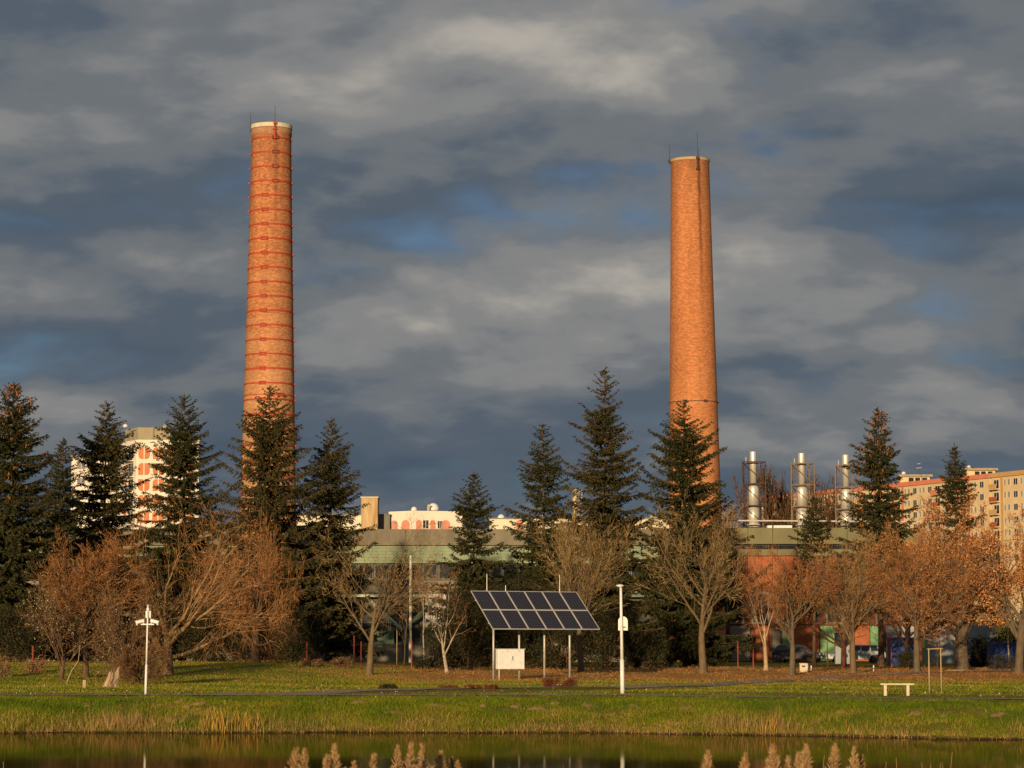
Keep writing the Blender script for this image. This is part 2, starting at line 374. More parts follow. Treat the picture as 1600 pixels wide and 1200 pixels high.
for k, yy in enumerate(band_y):
    z = at(420, yy, YC - 2.0).z - z0 - 0.0
    thin = (k == 18)
    rr = rad1(z); b = ring(rr, z, .08 if thin else .135, .045).build('band', red, c1)
    aa = R(-74) if k < 4 else (R(-101) if not thin else R(-60))
    cl = MB()
    ca, sa = math.cos(aa), math.sin(aa); cx, cy = pol(rr + .07, aa, 0)[:2]
    for dz in (-.11, .11): cl.box((cx, cy, z + dz), (.55, .10, .06), aa + R(90))
    for dx in (-.25, .25): cl.box((cx - sa * dx, cy + ca * dx, z), (.06, .12, .30), aa + R(90))
    cl.build('clasp', red if k > 2 else mat('rusty_clasp', (.22, .05, .025), (.15, .04, .02), rough=.7), b)
    for a2 in (R(-8), R(-176) if k < 6 else R(120)):
        q = pol(rr + .09, a2, z); MB().box(q, (.15, .16, .16), a2).build('lug', red, b)
for a, l, r in ((R(-76), 1.45, .03), (R(-165), 1.0, .03)):
    q = pol(r_top + .16, a, H1 - 1.0)
    rd = MB().cyl((q[0], q[1], H1 - 1.0 if a > -2 else H1 - .3), (q[0], q[1], H1 + .35 + l), .035, .018, 6).build('lightning_rod', darkiron, c1)
    bk = MB().cyl((q[0], q[1], H1 - 1.05), (q[0], q[1], H1 + .30), .09, .09, 8); bk.box((q[0], q[1], H1 + .26), (.26, .26, .2), a)
    bk.box((q[0], q[1], H1 - .25), (.34, .22, .07), a + R(90)); bk.box((q[0], q[1], H1 - 1.05), (.22, .2, .14), a)
    if a > -2: bk.build('bracket', red, rd)

base = at(1090, 1036, YC); zt = at(1078, 254, YC).z; z0 = gz(base.x, YC) - 0.2
c2 = thing('brick_chimney', 'smooth orange brick chimney with one thin iron hoop behind a spruce', 'chimney', (base.x, YC, z0))
H2 = zt - z0; r_bot2, r_top2 = 45.5 * px2m, 30.3 * px2m
top_x = at(1078, 254, YC).x; c2.rotation_euler = (0, math.atan2(top_x - base.x, H2), 0)
rad2 = lambda z: r_top2 + (r_bot2 - r_top2) * (1 - z / H2) ** 1.05
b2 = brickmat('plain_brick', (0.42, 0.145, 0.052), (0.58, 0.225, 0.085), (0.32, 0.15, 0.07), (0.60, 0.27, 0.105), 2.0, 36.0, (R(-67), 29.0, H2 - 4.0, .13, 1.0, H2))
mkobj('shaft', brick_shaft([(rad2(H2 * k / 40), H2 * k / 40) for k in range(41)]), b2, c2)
MB().lathe([(r_top2 - .45, H2 + .002), (r_top2 + .05, H2 + .002), (r_top2 + .07, H2 + .22), (r_top2 - .42, H2 + .30)], 56, close=False).build('cap', mat('tan_cap', (0.48, 0.33, 0.17), (0.40, 0.26, 0.13), scale=2, rough=.9), c2)
z = at(1087, 626, YC - 2).z - z0; hp = ring(rad2(z), z, .06, .03).build('hoop', darkiron, c2)
for a in (-2, -65, -112, -178):
    q = pol(rad2(z) + .08, R(a), z); MB().box(q, (.16, .26, .2), R(a)).build('clasp', darkiron, hp)
for a, l, zz in ((R(-72), 2.15, -.85), (R(-172), 1.35, -.3), (R(60), 1.3, 0)):
    q = pol(r_top2 + .12, a, 0); rd = MB().cyl((q[0], q[1], H2 + zz), (q[0], q[1], H2 + .25 + l), .04, .02, 6).build('lightning_rod', darkiron, c2)
    bk = MB().box((q[0], q[1], H2 + .1), (.24, .26, .2), a)
    if a < -1.0 and a > -2: bk.cyl((q[0], q[1], H2 - .85), (q[0], q[1], H2 + .05), .085, .085, 8).box((q[0], q[1], H2 - .85), (.2, .24, .16), a)
    bk.build('bracket', darkiron, rd)
MB().bx(-1.0, -.55, -.2, .1, H2 + .2, H2 + .42).build('hatch', darkiron, c2)

# ------------------------------------------------------------------ factory hall behind the trees
YH = 241.0
def hz_(py, Y=YH): return at(800, py, Y).z          # height of a row of the picture on a wall at distance Y
concrete = mat('stained_concrete', (0.22, 0.19, 0.13), (0.12, 0.105, 0.075), scale=.5, stretch=(1.4, 1.4, .35), rough=.9, bump=.3, detail=8)
paleg = mat('pale_green_sheet', (0.42, 0.48, 0.32), (0.28, 0.34, 0.24), scale=.4, stretch=(1.2, 1, .4), rough=.55)
greenp = mat('green_paint', (0.12, 0.18, 0.11), (0.08, 0.125, 0.08), scale=1, rough=.6)
glassd = mat('dark_glass', (0.012, 0.014, 0.015), (0.03, 0.03, 0.028), scale=.8, rough=.12, spec=.6)
greyw = mat('grey_render', (0.11, 0.098, 0.075), (0.065, 0.06, 0.048), scale=.6, rough=.9, bump=.2)
lightw = mat('pale_render', (0.26, 0.225, 0.165), (0.17, 0.15, 0.11), scale=.6, rough=.9)
brickw = mat('dark_red_brick', (0.17, 0.055, 0.03), (0.11, 0.04, 0.025), scale=3, rough=.9, bump=.3)
xl, xr = at(-70, 900, YH).x, at(1036, 900, YH).x
zg = gz(0, YH); o0 = Vector((xl, YH, zg))
hall = thing('factory_hall', 'long low factory hall with pale green louvred band and stained concrete fascia', 'factory hall', o0)
W = xr - xl; zf = lambda py: hz_(py) - zg
MB().bx(0, W, .6, 28, 0, zf(880)).build('wall', greyw, hall)
MB().bx(-.3, W + .3, .55, 28.2, zf(880) + .004, zf(828)).build('roof', mat('roof_felt', (0.09, 0.085, 0.075), (0.13, 0.12, 0.10), scale=1, rough=.9), hall)
nb = 11; bw = W / nb
for k in range(nb):
    x0, x1 = k * bw + .015, (k + 1) * bw - .015
    MB().bx(x0, x1, -.35, .5, zf(852), zf(827)).build('fascia_panel', concrete, hall)
    # horizontal ribs of the louvred sheet
    z_0, z_1 = zf(880), zf(852.5); n = 12; pts = [(.40, z_0)]
    for j in range(n):
        a = z_0 + (z_1 - z_0) * j / n; b = z_0 + (z_1 - z_0) * (j + .8) / n
        pts += [(-.12, a), (.02, b)]
    pts += [(.40, z_1)]
    vs = [(x0, y, z) for y, z in pts] + [(x1, y, z) for y, z in pts]; m = len(pts)
    MB().add(vs, [(i, i + 1, m + i + 1, m + i) for i in range(m - 1)] + [tuple(range(m))[::-1], tuple(range(m, 2 * m))]).build('louvre_panel', paleg, hall)
    # window band, columns, low wall
    for q in range(4):
        a = x0 + (x1 - x0) * q / 4 + .06; b = x0 + (x1 - x0) * (q + 1) / 4 - .06
        f = MB().bx(a, b, .48, .58, zf(905), zf(881)).build('window', mat('window_metal', (.16, .17, .15), (.11, .12, .10), rough=.6), hall)
        MB().bx(a + .07, b - .07, .455, .475, zf(905) + .08, zf(881) - .08).build('pane', glassd, f)
        f = MB().bx(a, b, .48, .58, zf(1005), zf(972)).build('window', MATS['window_metal'], hall)
        MB().bx(a + .06, b - .06, .455, .475, zf(1005) + .06, zf(972) - .06).build('pane', glassd, f)
    MB().bx(x0, x1, .30, .56, zf(926), zf(907)).build('spandrel', lightw if k % 3 == 1 else greyw, hall)
    MB().bx(x0, x1, -.5, .5, zf(933), zf(929)).build('beam', paleg if k in (6, 7) else greenp, hall)
    MB().bx(x0, x1, -.05, .5, zf(1036), zf(1006)).build('low_wall', lightw, hall)
    MB().bx(k * bw - .2, k * bw + .2, -.12, .28, 0, zf(929) - .01).build('column', greenp, hall)
xg = at(600, 900, YH).x - xl
MB().bx(xg - .9, xg + .95, -.35, .1, zf(1007), zf(985)).build('green_panel', greenp, hall)
for s_, dx in ((1, 0), (-1, 3.4)):
    p0 = (xg + dx - 1.6 * s_, -.7, zf(933)); p1 = (xg + dx + 1.7 * s_, -.7, zf(985)); MB().cyl(p0, p1, .17, .17, 4).build('brace', paleg if s_ > 0 else greenp, hall)
xg = at(665, 900, YH).x - xl
MB().bx(xg, xg + 2.4, -.6, .25, zf(985), zf(928)).build('sheet_panel', mat('dull_metal', (.26, .25, .23), (.15, .145, .13), scale=1, stretch=(3, 1, .5), rough=.45, metal=.4), hall)
for px in (628, 641): 
    p = at(px, 1000, YH - 12); q = foot(px, YH - 12)
    if px == 641: tag(MB().cyl((0, 0, 0), (0, 0, at(641, 868, YH - 12).z - q.z), .14, .10, 10).build('lamp_post', mat('off_white', (.62, .58, .48), (.5, .46, .38), rough=.6), smooth=True, loc=q), 'tall off-white bare post standing in front of the pale green hall', 'post')

# things standing on the hall roof
bt = at(577, 826, YH + 4)
t = thing('lift_house', 'rust-streaked square concrete box rising above the hall roof', 'roof structure', (bt.x, YH + 4, bt.z - .1))
z1 = at(577, 778, YH + 4).z - bt.z + .1
MB().bx(-.75, .75, 0, 2.6, 0, z1).build('wall', mat('rust_stained_wall', (.55, .42, .24), (.34, .20, .07), scale=1.3, stretch=(2.5, 2.5, .25), rough=.9, detail=8), t)
MB().bx(-.82, .82, -.07, 2.7, z1 + .003, z1 + .12).build('coping', cream, t)
g2 = at(600, 826, YH + 6)
t = thing('plant_room', 'dark grey plant room beside the rust-streaked box on the hall roof', 'roof structure', (g2.x, YH + 6, g2.z - .1))
MB().bx(-.55, .55, 0, 3, 0, at(600, 803, YH + 6).z - g2.z).build('wall', mat('grey_block', (.20, .18, .13), (.12, .11, .085), scale=1, stretch=(2, 2, .4), rough=.9), t)
MB().bx(-.62, .62, -.06, 3.1, at(600, 803, YH + 6).z - g2.z + .003, at(600, 801.5, YH + 6).z - g2.z).build('coping', concrete, t)
yl = mat('yellow_steel', (.52, .42, .22), (.42, .33, .16), scale=3, rough=.6)
g3 = at(899, 828, YH + 9)
t = thing('ladder_stack', 'pale yellow stack with a caged ladder between two spruces', 'exhaust stack', (g3.x, YH + 9, g3.z - .05))
hh = at(899, 762, YH + 9).z - g3.z
MB().lathe([(.26, 0), (.26, hh)], 16).build('pipe', yl, t, True)
MB().lathe([(.34, hh - .06), (.34, hh + .05)], 16).build('cap', darkiron, t)
for dx in (.34, .62): MB().cyl((dx, 0, 0), (dx, 0, hh - .1), .03, .03, 5).build('ladder_rail', yl, t)
for k in range(7): MB().cyl((.3, 0, .3 + k * (hh - .6) / 6), (.66, 0, .3 + k * (hh - .6) / 6), .025, .025, 5).build('rung', yl, t)
dome_m = mat('white_dome', (.75, .72, .66), (.62, .6, .55), scale=3, rough=.5)
def dome(px, py, Y, r, label):
    p = at(px, py, Y)
    tag(MB().lathe([(r * .9, 0), (r * .95, r * .15), (r, r * .4), (r * .82, r * .9), (r * .45, r * 1.2), (r * .08, r * 1.32)], 14).build('roof_vent', dome_m, smooth=True, loc=(p.x, Y, p.z)), label, 'roof vent', 'white domed roof vents')

# ------------------------------------------------------------------ far flats on the left: white tower with orange shapes
white = mat('white_render', (.74, .66, .54), (.66, .58, .47), scale=.3, rough=.9)
orange = mat('orange_render', (.55, .20, .085), (.48, .17, .07), scale=.5, rough=.9)
pinkm = mat('pink_render', (.62, .25, .17), (.55, .21, .14), scale=.5, rough=.9)
tanc = mat('tan_concrete', (.36, .30, .19), (.24, .20, .13), scale=.5, stretch=(1, 1, .4), rough=.9, detail=7)
frame_m = mat('window_frame', (.6, .57, .5), (.5, .47, .42), rough=.6)
def facade_xf(parent, p, ang):                       # an empty-free local frame: returns function that maps (u, depth, z)
    ca, sa = math.cos(ang), math.sin(ang)
    return lambda u, d, z: (p[0] + u * ca - d * sa, p[1] + u * sa + d * ca, z)
def qbox(xf, u0, u1, d0, d1, z0, z1):
    c = [xf(u, d, z) for z in (z0, z1) for u, d in ((u0, d0), (u1, d0), (u1, d1), (u0, d1))]
    return MB().add(c, [(3, 2, 1, 0), (4, 5, 6, 7), (0, 1, 5, 4), (1, 2, 6, 5), (2, 3, 7, 6), (3, 0, 4, 7)])
def qprism(xf, pts, d0, d1):
    n = len(pts)
    return MB().add([xf(u, d0, z) for u, z in pts] + [xf(u, d1, z) for u, z in pts],
                    [tuple(range(n)), tuple(range(n, 2 * n))[::-1]] + [(k, n + k, n + (k + 1) % n, (k + 1) % n) for k in range(n)])
def window(xf, u0, u1, z0, z1, parent, deep=.12):
    f = MB()
    t_ = .09
    for a in ((u0, u1, z0, z0 + t_), (u0, u1, z1 - t_, z1), (u0, u0 + t_, z0 + t_, z1 - t_), (u1 - t_, u1, z0 + t_, z1 - t_), ((u0 + u1) / 2 - .04, (u0 + u1) / 2 + .04, z0 + t_, z1 - t_)):
        b = qbox(xf, a[0], a[1], -.06, .02, a[2], a[3]); f.add(b.v, b.f)
    o = f.build('window', frame_m, parent)
    qbox(xf, u0 + t_, u1 - t_, -.025, .015, z0 + t_, z1 - t_).build('pane', glassd, o)
    return o
def rounded(u0, u1, z0, z1, corner, r=.55):
    cs = {'bl': (u0, z0), 'br': (u1, z0), 'tr': (u1, z1), 'tl': (u0, z1)}; pts = []
    for nm in ('bl', 'br', 'tr', 'tl'):
        x, z = cs[nm]
        if nm in corner:
            cx = x + (r if nm[1] == 'l' else -r); cz = z + (r * 1.3 if nm[0] == 'b' else -r * 1.3)
            a0 = {'bl': 180, 'br': 270, 'tr': 0, 'tl': 90}[nm]
            pts += [(cx + r * math.cos(R(a0 + 90 * j / 6)), cz + 1.3 * r * math.sin(R(a0 + 90 * j / 6))) for j in range(7)]
        else: pts.append((x, z))
    return pts
YT = 480.0
cz = at(213, 687, YT); zgT = gz(cz.x, YT); T = thing('tower_block', 'white tower block with orange rounded shapes behind dark spruces', 'apartment block', (cz.x, YT, zgT))
Ht = cz.z - zgT
aR, aL = R(6), R(180 - 62)
xr_ = facade_xf(T, (0, 0), aR); xl_ = facade_xf(T, (0, 0), R(-62))      # right face; left face runs back from the corner (u negative)
wr, wl = 11.2, 9.5
A_ = xr_(wr, 0, 0); B_ = xl_(-wl, 0, 0); C_ = (A_[0] + B_[0], A_[1] + B_[1], 0)
MB().add([(0, 0, 0), A_, C_, B_] + [(p[0], p[1], Ht) for p in ((0, 0), A_, C_, B_)], [(3, 2, 1, 0), (4, 5, 6, 7), (0, 1, 5, 4), (1, 2, 6, 5), (2, 3, 7, 6), (3, 0, 4, 7)]).build('wall', white, T)
sT = YT / F
row_y = [698.5, 723.5, 748.5, 773.5, 798.5]
for r_, y0 in enumerate(row_y):
    za, zb = at(213, y0 + 18.5, YT).z - zgT, at(213, y0, YT).z - zgT
    for c in range(4):
        u0 = (3.6 + c * 22.6) * sT; flip = (r_ + c) % 2
        qprism(xr_, rounded(u0, u0 + 7.8 * sT, za, zb, ('tl',) if flip else ('bl',)), -.07, .03).build('ornament', orange, T)
        qprism(xr_, rounded(u0 + 9.6 * sT, u0 + 17.6 * sT, za, zb, ('br',) if flip else ('tr',) if c % 2 else ('br',)), -.07, .03).build('ornament', orange, T)
    window(xl_, -3.7, -1.1, za + .1, zb + .2, T)
    rl = MB()
    for j in range(6): b = qbox(xl_, -3.9 + j * .55, -3.83 + j * .55, -.9, -.82, za - .2, za + .9); rl.add(b.v, b.f)
    qbox(xl_, -4, -.9, -.95, .02, za - .35, za - .2).build('balcony', white, T); qbox(xl_, -4, -.9, -.97, -.9, za - .15, za + .85).build('railing', mat('bluish_glass', (.25, .33, .36), (.18, .25, .28), rough=.3), T)
    qprism(xl_, rounded(-5.6, -4.6, za, zb, ('tl',)), -.07, .03).build('ornament', orange, T)
xp = lambda u, d, z: (u, d, z)
pz0, pz1 = Ht + .004, at(211, 667.5, YT).z - zgT
ph = MB().add([xl_(-6.6, .3, pz0), xr_(.2, .3, pz0), xr_(6.0, .3, pz0), xr_(6.0, 6, pz0), xl_(-6.6, 6, pz0)] + [xl_(-6.6, .3, pz1), xr_(.2, .3, pz1), xr_(6.0, .3, pz1), xr_(6.0, 6, pz1), xl_(-6.6, 6, pz1)],
    [(4, 3, 2, 1, 0), (5, 6, 7, 8, 9)] + [(k, (k + 1) % 5, 5 + (k + 1) % 5, 5 + k) for k in range(5)]).build('penthouse', tanc, T)
for u in (-5.6, -3.0): qbox(xl_, u, u + .7, .22, .34, pz0 + .7, pz0 + 1.35).build('window', glassd, ph)
qbox(xr_, 2.9, 3.15, .18, .3, pz0, pz1 - .1).build('downpipe', concrete, ph)
dome(196, 667.5, YT + 2, .45, 'small white domed vent on the left end of the tower penthouse roof'); dome(257.5, 668, YT + 3, .4, 'small white domed vent on the right end of the tower penthouse roof')
p = at(112, 714, YT + 12); t = thing('apartment_wing', 'lower white wing with slanted end beside the tower block', 'apartment block', (p.x, YT + 12, gz(p.x, YT + 12)))
hw = p.z - t.location.z
MB().bx(0, 8.2, 0, 8, 0, hw).build('wall', white, t); MB().bx(-.2, 8.4, -.2, 8.2, hw + .003, hw + .25).build('coping', lightw, t)
for f in range(4):
    for k in range(2): window(xp, 1 + k * 3.4, 2.6 + k * 3.4, hw - 2.3 - f * 2.8, hw - 1 - f * 2.8, t)

# low pale blocks seen over the hall roof
def low_block(px0, px1, pyt, Y, label, m, pc=None, arcs=None, wins=None, depth=14):
    a, b = at(px0, pyt, Y), at(px1, pyt, Y); g = gz(a.x, Y)
    t = thing('apartment_block', label, 'apartment block', (a.x, Y, g)); h = a.z - g; W_ = b.x - a.x; s_ = Y / F
    if pc is None:
        MB().bx(0, W_, 0, depth, 0, h).build('wall', m, t); MB().bx(-.15, W_ + .15, -.15, depth, h + .003, h + .2).build('coping', lightw, t)
    else:
        c = (pc - px0) * s_
        pts = [(0, 3.2), (c, 0), (W_, 2.0), (W_, depth), (0, depth)]
        MB().add([(x, y, 0) for x, y in pts] + [(x, y, h) for x, y in pts], [(4, 3, 2, 1, 0), (5, 6, 7, 8, 9)] + [(k, (k + 1) % 5, 5 + (k + 1) % 5, 5 + k) for k in range(5)]).build('wall', m, t)
    ln = lambda px: ((px - px0) * s_)
    def yface(x):
        if pc is None: return 0
        c = (pc - px0) * s_
        return 3.2 * (1 - x / c) if x < c else 2.0 * (x - c) / (W_ - c)
    for (p0, p1, y0, y1) in arcs or ():
        x0, x1 = ln(p0), ln(p1); z0_, z1_ = at(px0, y1, Y).z - g, at(px0, y0, Y).z - g; rr_ = (x1 - x0) / 2
        y0f, y1f = yface(x0), yface(x1); an = math.atan2(y1f - y0f, x1 - x0); xf = facade_xf(t, (x0, y0f), an); wd = math.hypot(x1 - x0, y1f - y0f)
        pts = [(0, z0_), (wd, z0_)] + [(wd / 2 + wd / 2 * math.cos(R(180 * j / 10)), z1_ - rr_ + rr_ * math.sin(R(180 * j / 10))) for j in range(11)]
        qprism(xf, pts, -.06, .03).build('arch_panel', pinkm, t)
    for (p0, p1, y0, y1) in wins or ():
        x0, x1 = ln(p0), ln(p1); y0f, y1f = yface(x0), yface(x1); an = math.atan2(y1f - y0f, x1 - x0); xf = facade_xf(t, (x0, y0f), an)
        window(xf, 0, math.hypot(x1 - x0, y1f - y0f), at(px0, y1, Y).z - g, at(px0, y0, Y).z - g, t)
    return t
low_block(606, 722, 798, 430, 'white flats with pink arches seen over the factory hall roof', white, 645,
          arcs=[(609, 621, 812, 836), (627, 640, 812, 836), (650, 659, 812, 836), (672, 680, 812, 836), (689, 703, 812, 836)],
          wins=[(615, 619, 815, 828), (660, 670, 812, 826), (683, 691, 813, 826)])
dome(647, 798, 432, .5, 'small white domed vent at the corner of the pink-arched flats'); dome(677, 798, 434, .95, 'largest white domed vent with a yellow pipe on the pink-arched flats')
p = at(669, 798, 432); tag(MB().cyl((0, 0, 0), (0, 0, .9), .16, .16, 8).cyl((0, 0, .9), (.35, 0, .9), .14, .14, 8).build('roof_pipe', yl, loc=(p.x, 432, p.z)), 'short bent yellow pipe beside the largest domed roof vent', 'roof pipe')
low_block(455, 566, 805, 436, 'plain cream-white block behind the hall roof next to the rusty box', mat('cream_render', (.72, .64, .47), (.60, .52, .37), scale=.3, rough=.9), wins=[(545, 553, 811, 820)])
low_block(765, 1062, 811, 440, 'long low cream block glimpsed between the spruce trunks', MATS['cream_render'], arcs=[(806, 818, 812, 830)], wins=[(830, 837, 814, 823), (860, 867, 814, 823), (882, 890, 814, 823), (925, 932, 814, 823), (1010, 1017, 814, 823)])
dome(783, 811, 441, .6, 'white domed vent on the long cream block, spruce to its left'); dome(849, 811, 441, .5, 'white domed vent on the long cream block behind a spruce top')
dome(1022, 811, 441, .7, 'white domed vent on the far end of the long cream block')

# ------------------------------------------------------------------ long row of flats on the right
crm = mat('cream_flats', (.66, .50, .28), (.58, .43, .24), scale=.3, rough=.9)
pnk = mat('salmon_trim', (.62, .21, .12), (.54, .18, .10), scale=.4, rough=.9)
tan2 = mat('tan_flats', (.52, .31, .12), (.46, .27, .10), scale=.4, rough=.9)
def yroof(px): return 747 + (1545 - px) * 14 / 141
def Yroof(px): return 600 * 269 / (HZ - yroof(px))
def flats(pxa, pxb, label, trim, bayspec, floors, group=None):
    a, b = at(pxa, yroof(pxa), Yroof(pxa)), at(pxb, yroof(pxb), Yroof(pxb))
    g = 8.5; Ln = math.hypot(b.x - a.x, b.y - a.y); ang = math.atan2(b.y - a.y, b.x - a.x)
    t = thing('flats', label, 'apartment block', (a.x, a.y, g)); H_ = a.z - g; xf = facade_xf(t, (0, 0), ang)
    qbox(xf, 0, Ln, 0, 11, 0, H_).build('wall', crm, t)
    qbox(xf, -.2, Ln + .2, -.35, 11.2, H_ + .003, H_ + 1.0).build('parapet', trim, t)
    u = .4; k = 0
    while u + 3 < Ln:
        kind = bayspec[k % len(bayspec)]; k += 1
        if kind == 's': qbox(xf, u, u + .9, -.10, .03, 0, H_ - .003).build('stripe', trim, t); u += 1.0; continue
        for f in range(floors):
            z1_ = H_ - .55 - f * 2.8
            if kind == 'w': window(xf, u + .7, u + 2.3, z1_ - 1.5, z1_, t)
            elif kind == 'p':
                window(xf, u + .3, u + 1.0, z1_ - 1.4, z1_, t); window(xf, u + 1.7, u + 2.5, z1_ - 1.4, z1_, t)
            else:
                window(xf, u + .5, u + 2.5, z1_ - 2.0, z1_, t)
                qbox(xf, u + .1, u + 2.9, -1.15, .03, z1_ - 2.25, z1_ - 2.1).build('balcony', crm, t)
                qbox(xf, u + .1, u + 2.9, -1.17, -1.08, z1_ - 2.08, z1_ - 1.05).build('railing', trim if f % 2 == 0 else mat('rust_panel', (.42, .10, .03), (.33, .08, .03), rough=.7), t)
        u += 3.1
    return t, xf, H_, Ln
f1 = flats(1190, 1378, 'far end of the salmon-trimmed flats glimpsed behind the steel stacks', pnk, 'wpbws', 6)
f2 = flats(1381, 1546, 'cream flats with salmon parapet and stripes, balconies stacked between them', pnk, 'wsbspwpwbp', 7)
f3 = flats(1549, 1680, 'tan flats adjoining the salmon-trimmed row, square windows and orange balconies', tan2, 'bspwpwsb', 7)
def penthouse(px, pyt, wpx, label):
    Y = Yroof(px) + 9; p0 = at(px, yroof(px) - 4, Y); s_ = Y / F; h = at(px, pyt, Y).z - p0.z; Wd = wpx * s_
    t = thing('roof_hut', label, 'roof structure', (p0.x, Y, p0.z - 1.5)); h += 1.5
    MB().bx(0, Wd, 0, 5, 0, h - .55).build('wall', crm, t); MB().bx(-.5, Wd + .6, -.6, 5.4, h - .54, h).build('roof_slab', tanc, t)
    for u in (.28, .5, .74): MB().bx(Wd * u, Wd * (u + .17), -.05, .04, h - 2.6, h - .75).build('window', glassd, t)
penthouse(1407, 741.5, 46, 'left roof hut with flat overhanging slab on the cream flats')
penthouse(1511, 731.5, 44, 'right roof hut with flat overhanging slab on the cream flats')
p = at(1436, 742, Yroof(1436) + 10)
t = thing('aerial', 'thin rooftop aerial mast with crossbars on the cream flats', 'aerial', (p.x, Yroof(1436) + 10, p.z))
MB().cyl((0, 0, 0), (0, 0, 4.8), .06, .03, 6).build('mast', darkiron, t)
for zz, w_ in ((1.6, .6), (2.6, .35)): MB().cyl((-w_, 0, zz), (w_, 0, zz + .1), .05, .05, 5).build('crossbar', dome_m, t)
dome(1412, 741, Yroof(1412) + 11, .5, 'small white dome on the left roof hut of the flats'); dome(1514, 731.5, Yroof(1514) + 11, .5, 'small white dome on the right roof hut of the flats')

# ------------------------------------------------------------------ boiler house with three steel stacks
YB = 240.0; olive = mat('olive_sheet', (.17, .155, .066), (.13, .118, .052), scale=.5, rough=.6)
orgp = mat('orange_panel', (.34, .09, .024), (.27, .072, .02), scale=.8, rough=.6); grnp = mat('green_panel', (.17, .33, .14), (.13, .26, .11), scale=.8, rough=.6)
greyp = mat('grey_blue_panel', (.30, .32, .33), (.22, .235, .245), scale=.7, rough=.6)
xa, xb = at(1040, 900, YB).x, at(1440, 900, YB).x; zgB = gz(xa, YB)
bh = thing('boiler_house', 'olive and orange boiler house with coloured wall panels under the steel stacks', 'boiler house', (xa, YB, zgB)); WB = xb - xa
zb = lambda py: at(800, py, YB).z - zgB; ub = lambda px: at(px, 900, YB).x - xa
MB().bx(ub(1135), WB, .5, 24, 0, zb(852)).build('wall', brickw, bh)
MB().bx(.2, ub(1133), .5, 20, 0, zb(836)).build('annex_wall', brickw, bh)
MB().bx(ub(1130), WB + .3, .2, 24.5, zb(852) + .004, zb(826)).build('roof', MATS['roof_felt'], bh)
npan = 8
for k in range(npan):
    a = ub(1130) + (WB - ub(1130)) * k / npan + .02; b = ub(1130) + (WB - ub(1130)) * (k + 1) / npan - .02
    MB().bx(a, b, -.3, .15, zb(850), zb(825)).build('fascia_panel', olive, bh)
    MB().bx(a, b, .1, .45, zb(868), zb(858)).build('sill_panel', olive, bh)
    MB().bx(a + .1, b - .1, .36, .46, zb(857.5), zb(851)).build('window', glassd, bh)
    MB().bx(a, b, .2, .48, zb(918), zb(869)).build('wall_panel', orgp if k in (1, 2) else brickw, bh)
    f = MB().bx(a + .3, b - .3, .40, .49, zb(975), zb(925)).build('window', MATS['window_metal'], bh)
    MB().bx(a + .45, b - .45, .37, .395, zb(972), zb(928)).build('pane', glassd, f)
for (p0, p1, m) in ((1046, 1062, brickw), (1064, 1100, brickw), (1102, 1113, greyp), (1140, 1171, lightw), (1180, 1200, orgp), (1206, 1219, greyw), (1222, 1236, grnp), (1240, 1279, orgp), (1281, 1305, grnp), (1327, 1358, orgp), (1359, 1379, grnp), (1384, 1404, greyp), (1408, 1432, greyp)):
    MB().bx(ub(p0), ub(p1), .12, .48, .05, zb(978)).build('wall_panel', m, bh)
hr = mat('pale_rail', (.55, .52, .44), (.45, .42, .36), rough=.5)
MB().cyl((ub(1130), .3, zb(813)), (WB, .3, zb(815)), .07, .07, 6).build('guard_rail', hr, bh)
for k in range(9): u = ub(1132) + k * (WB - ub(1134)) / 8; MB().cyl((u, .3, zb(825)), (u, .3, zb(813.3)), .05, .05, 6).build('rail_post', darkiron, bh)
MB().box((ub(1220), 1.2, zb(825) + .13), (2.2, 1.4, .25)).build('snow_sheet', mat('white_sheet', (.72, .7, .65), (.6, .58, .53), rough=.6), bh)

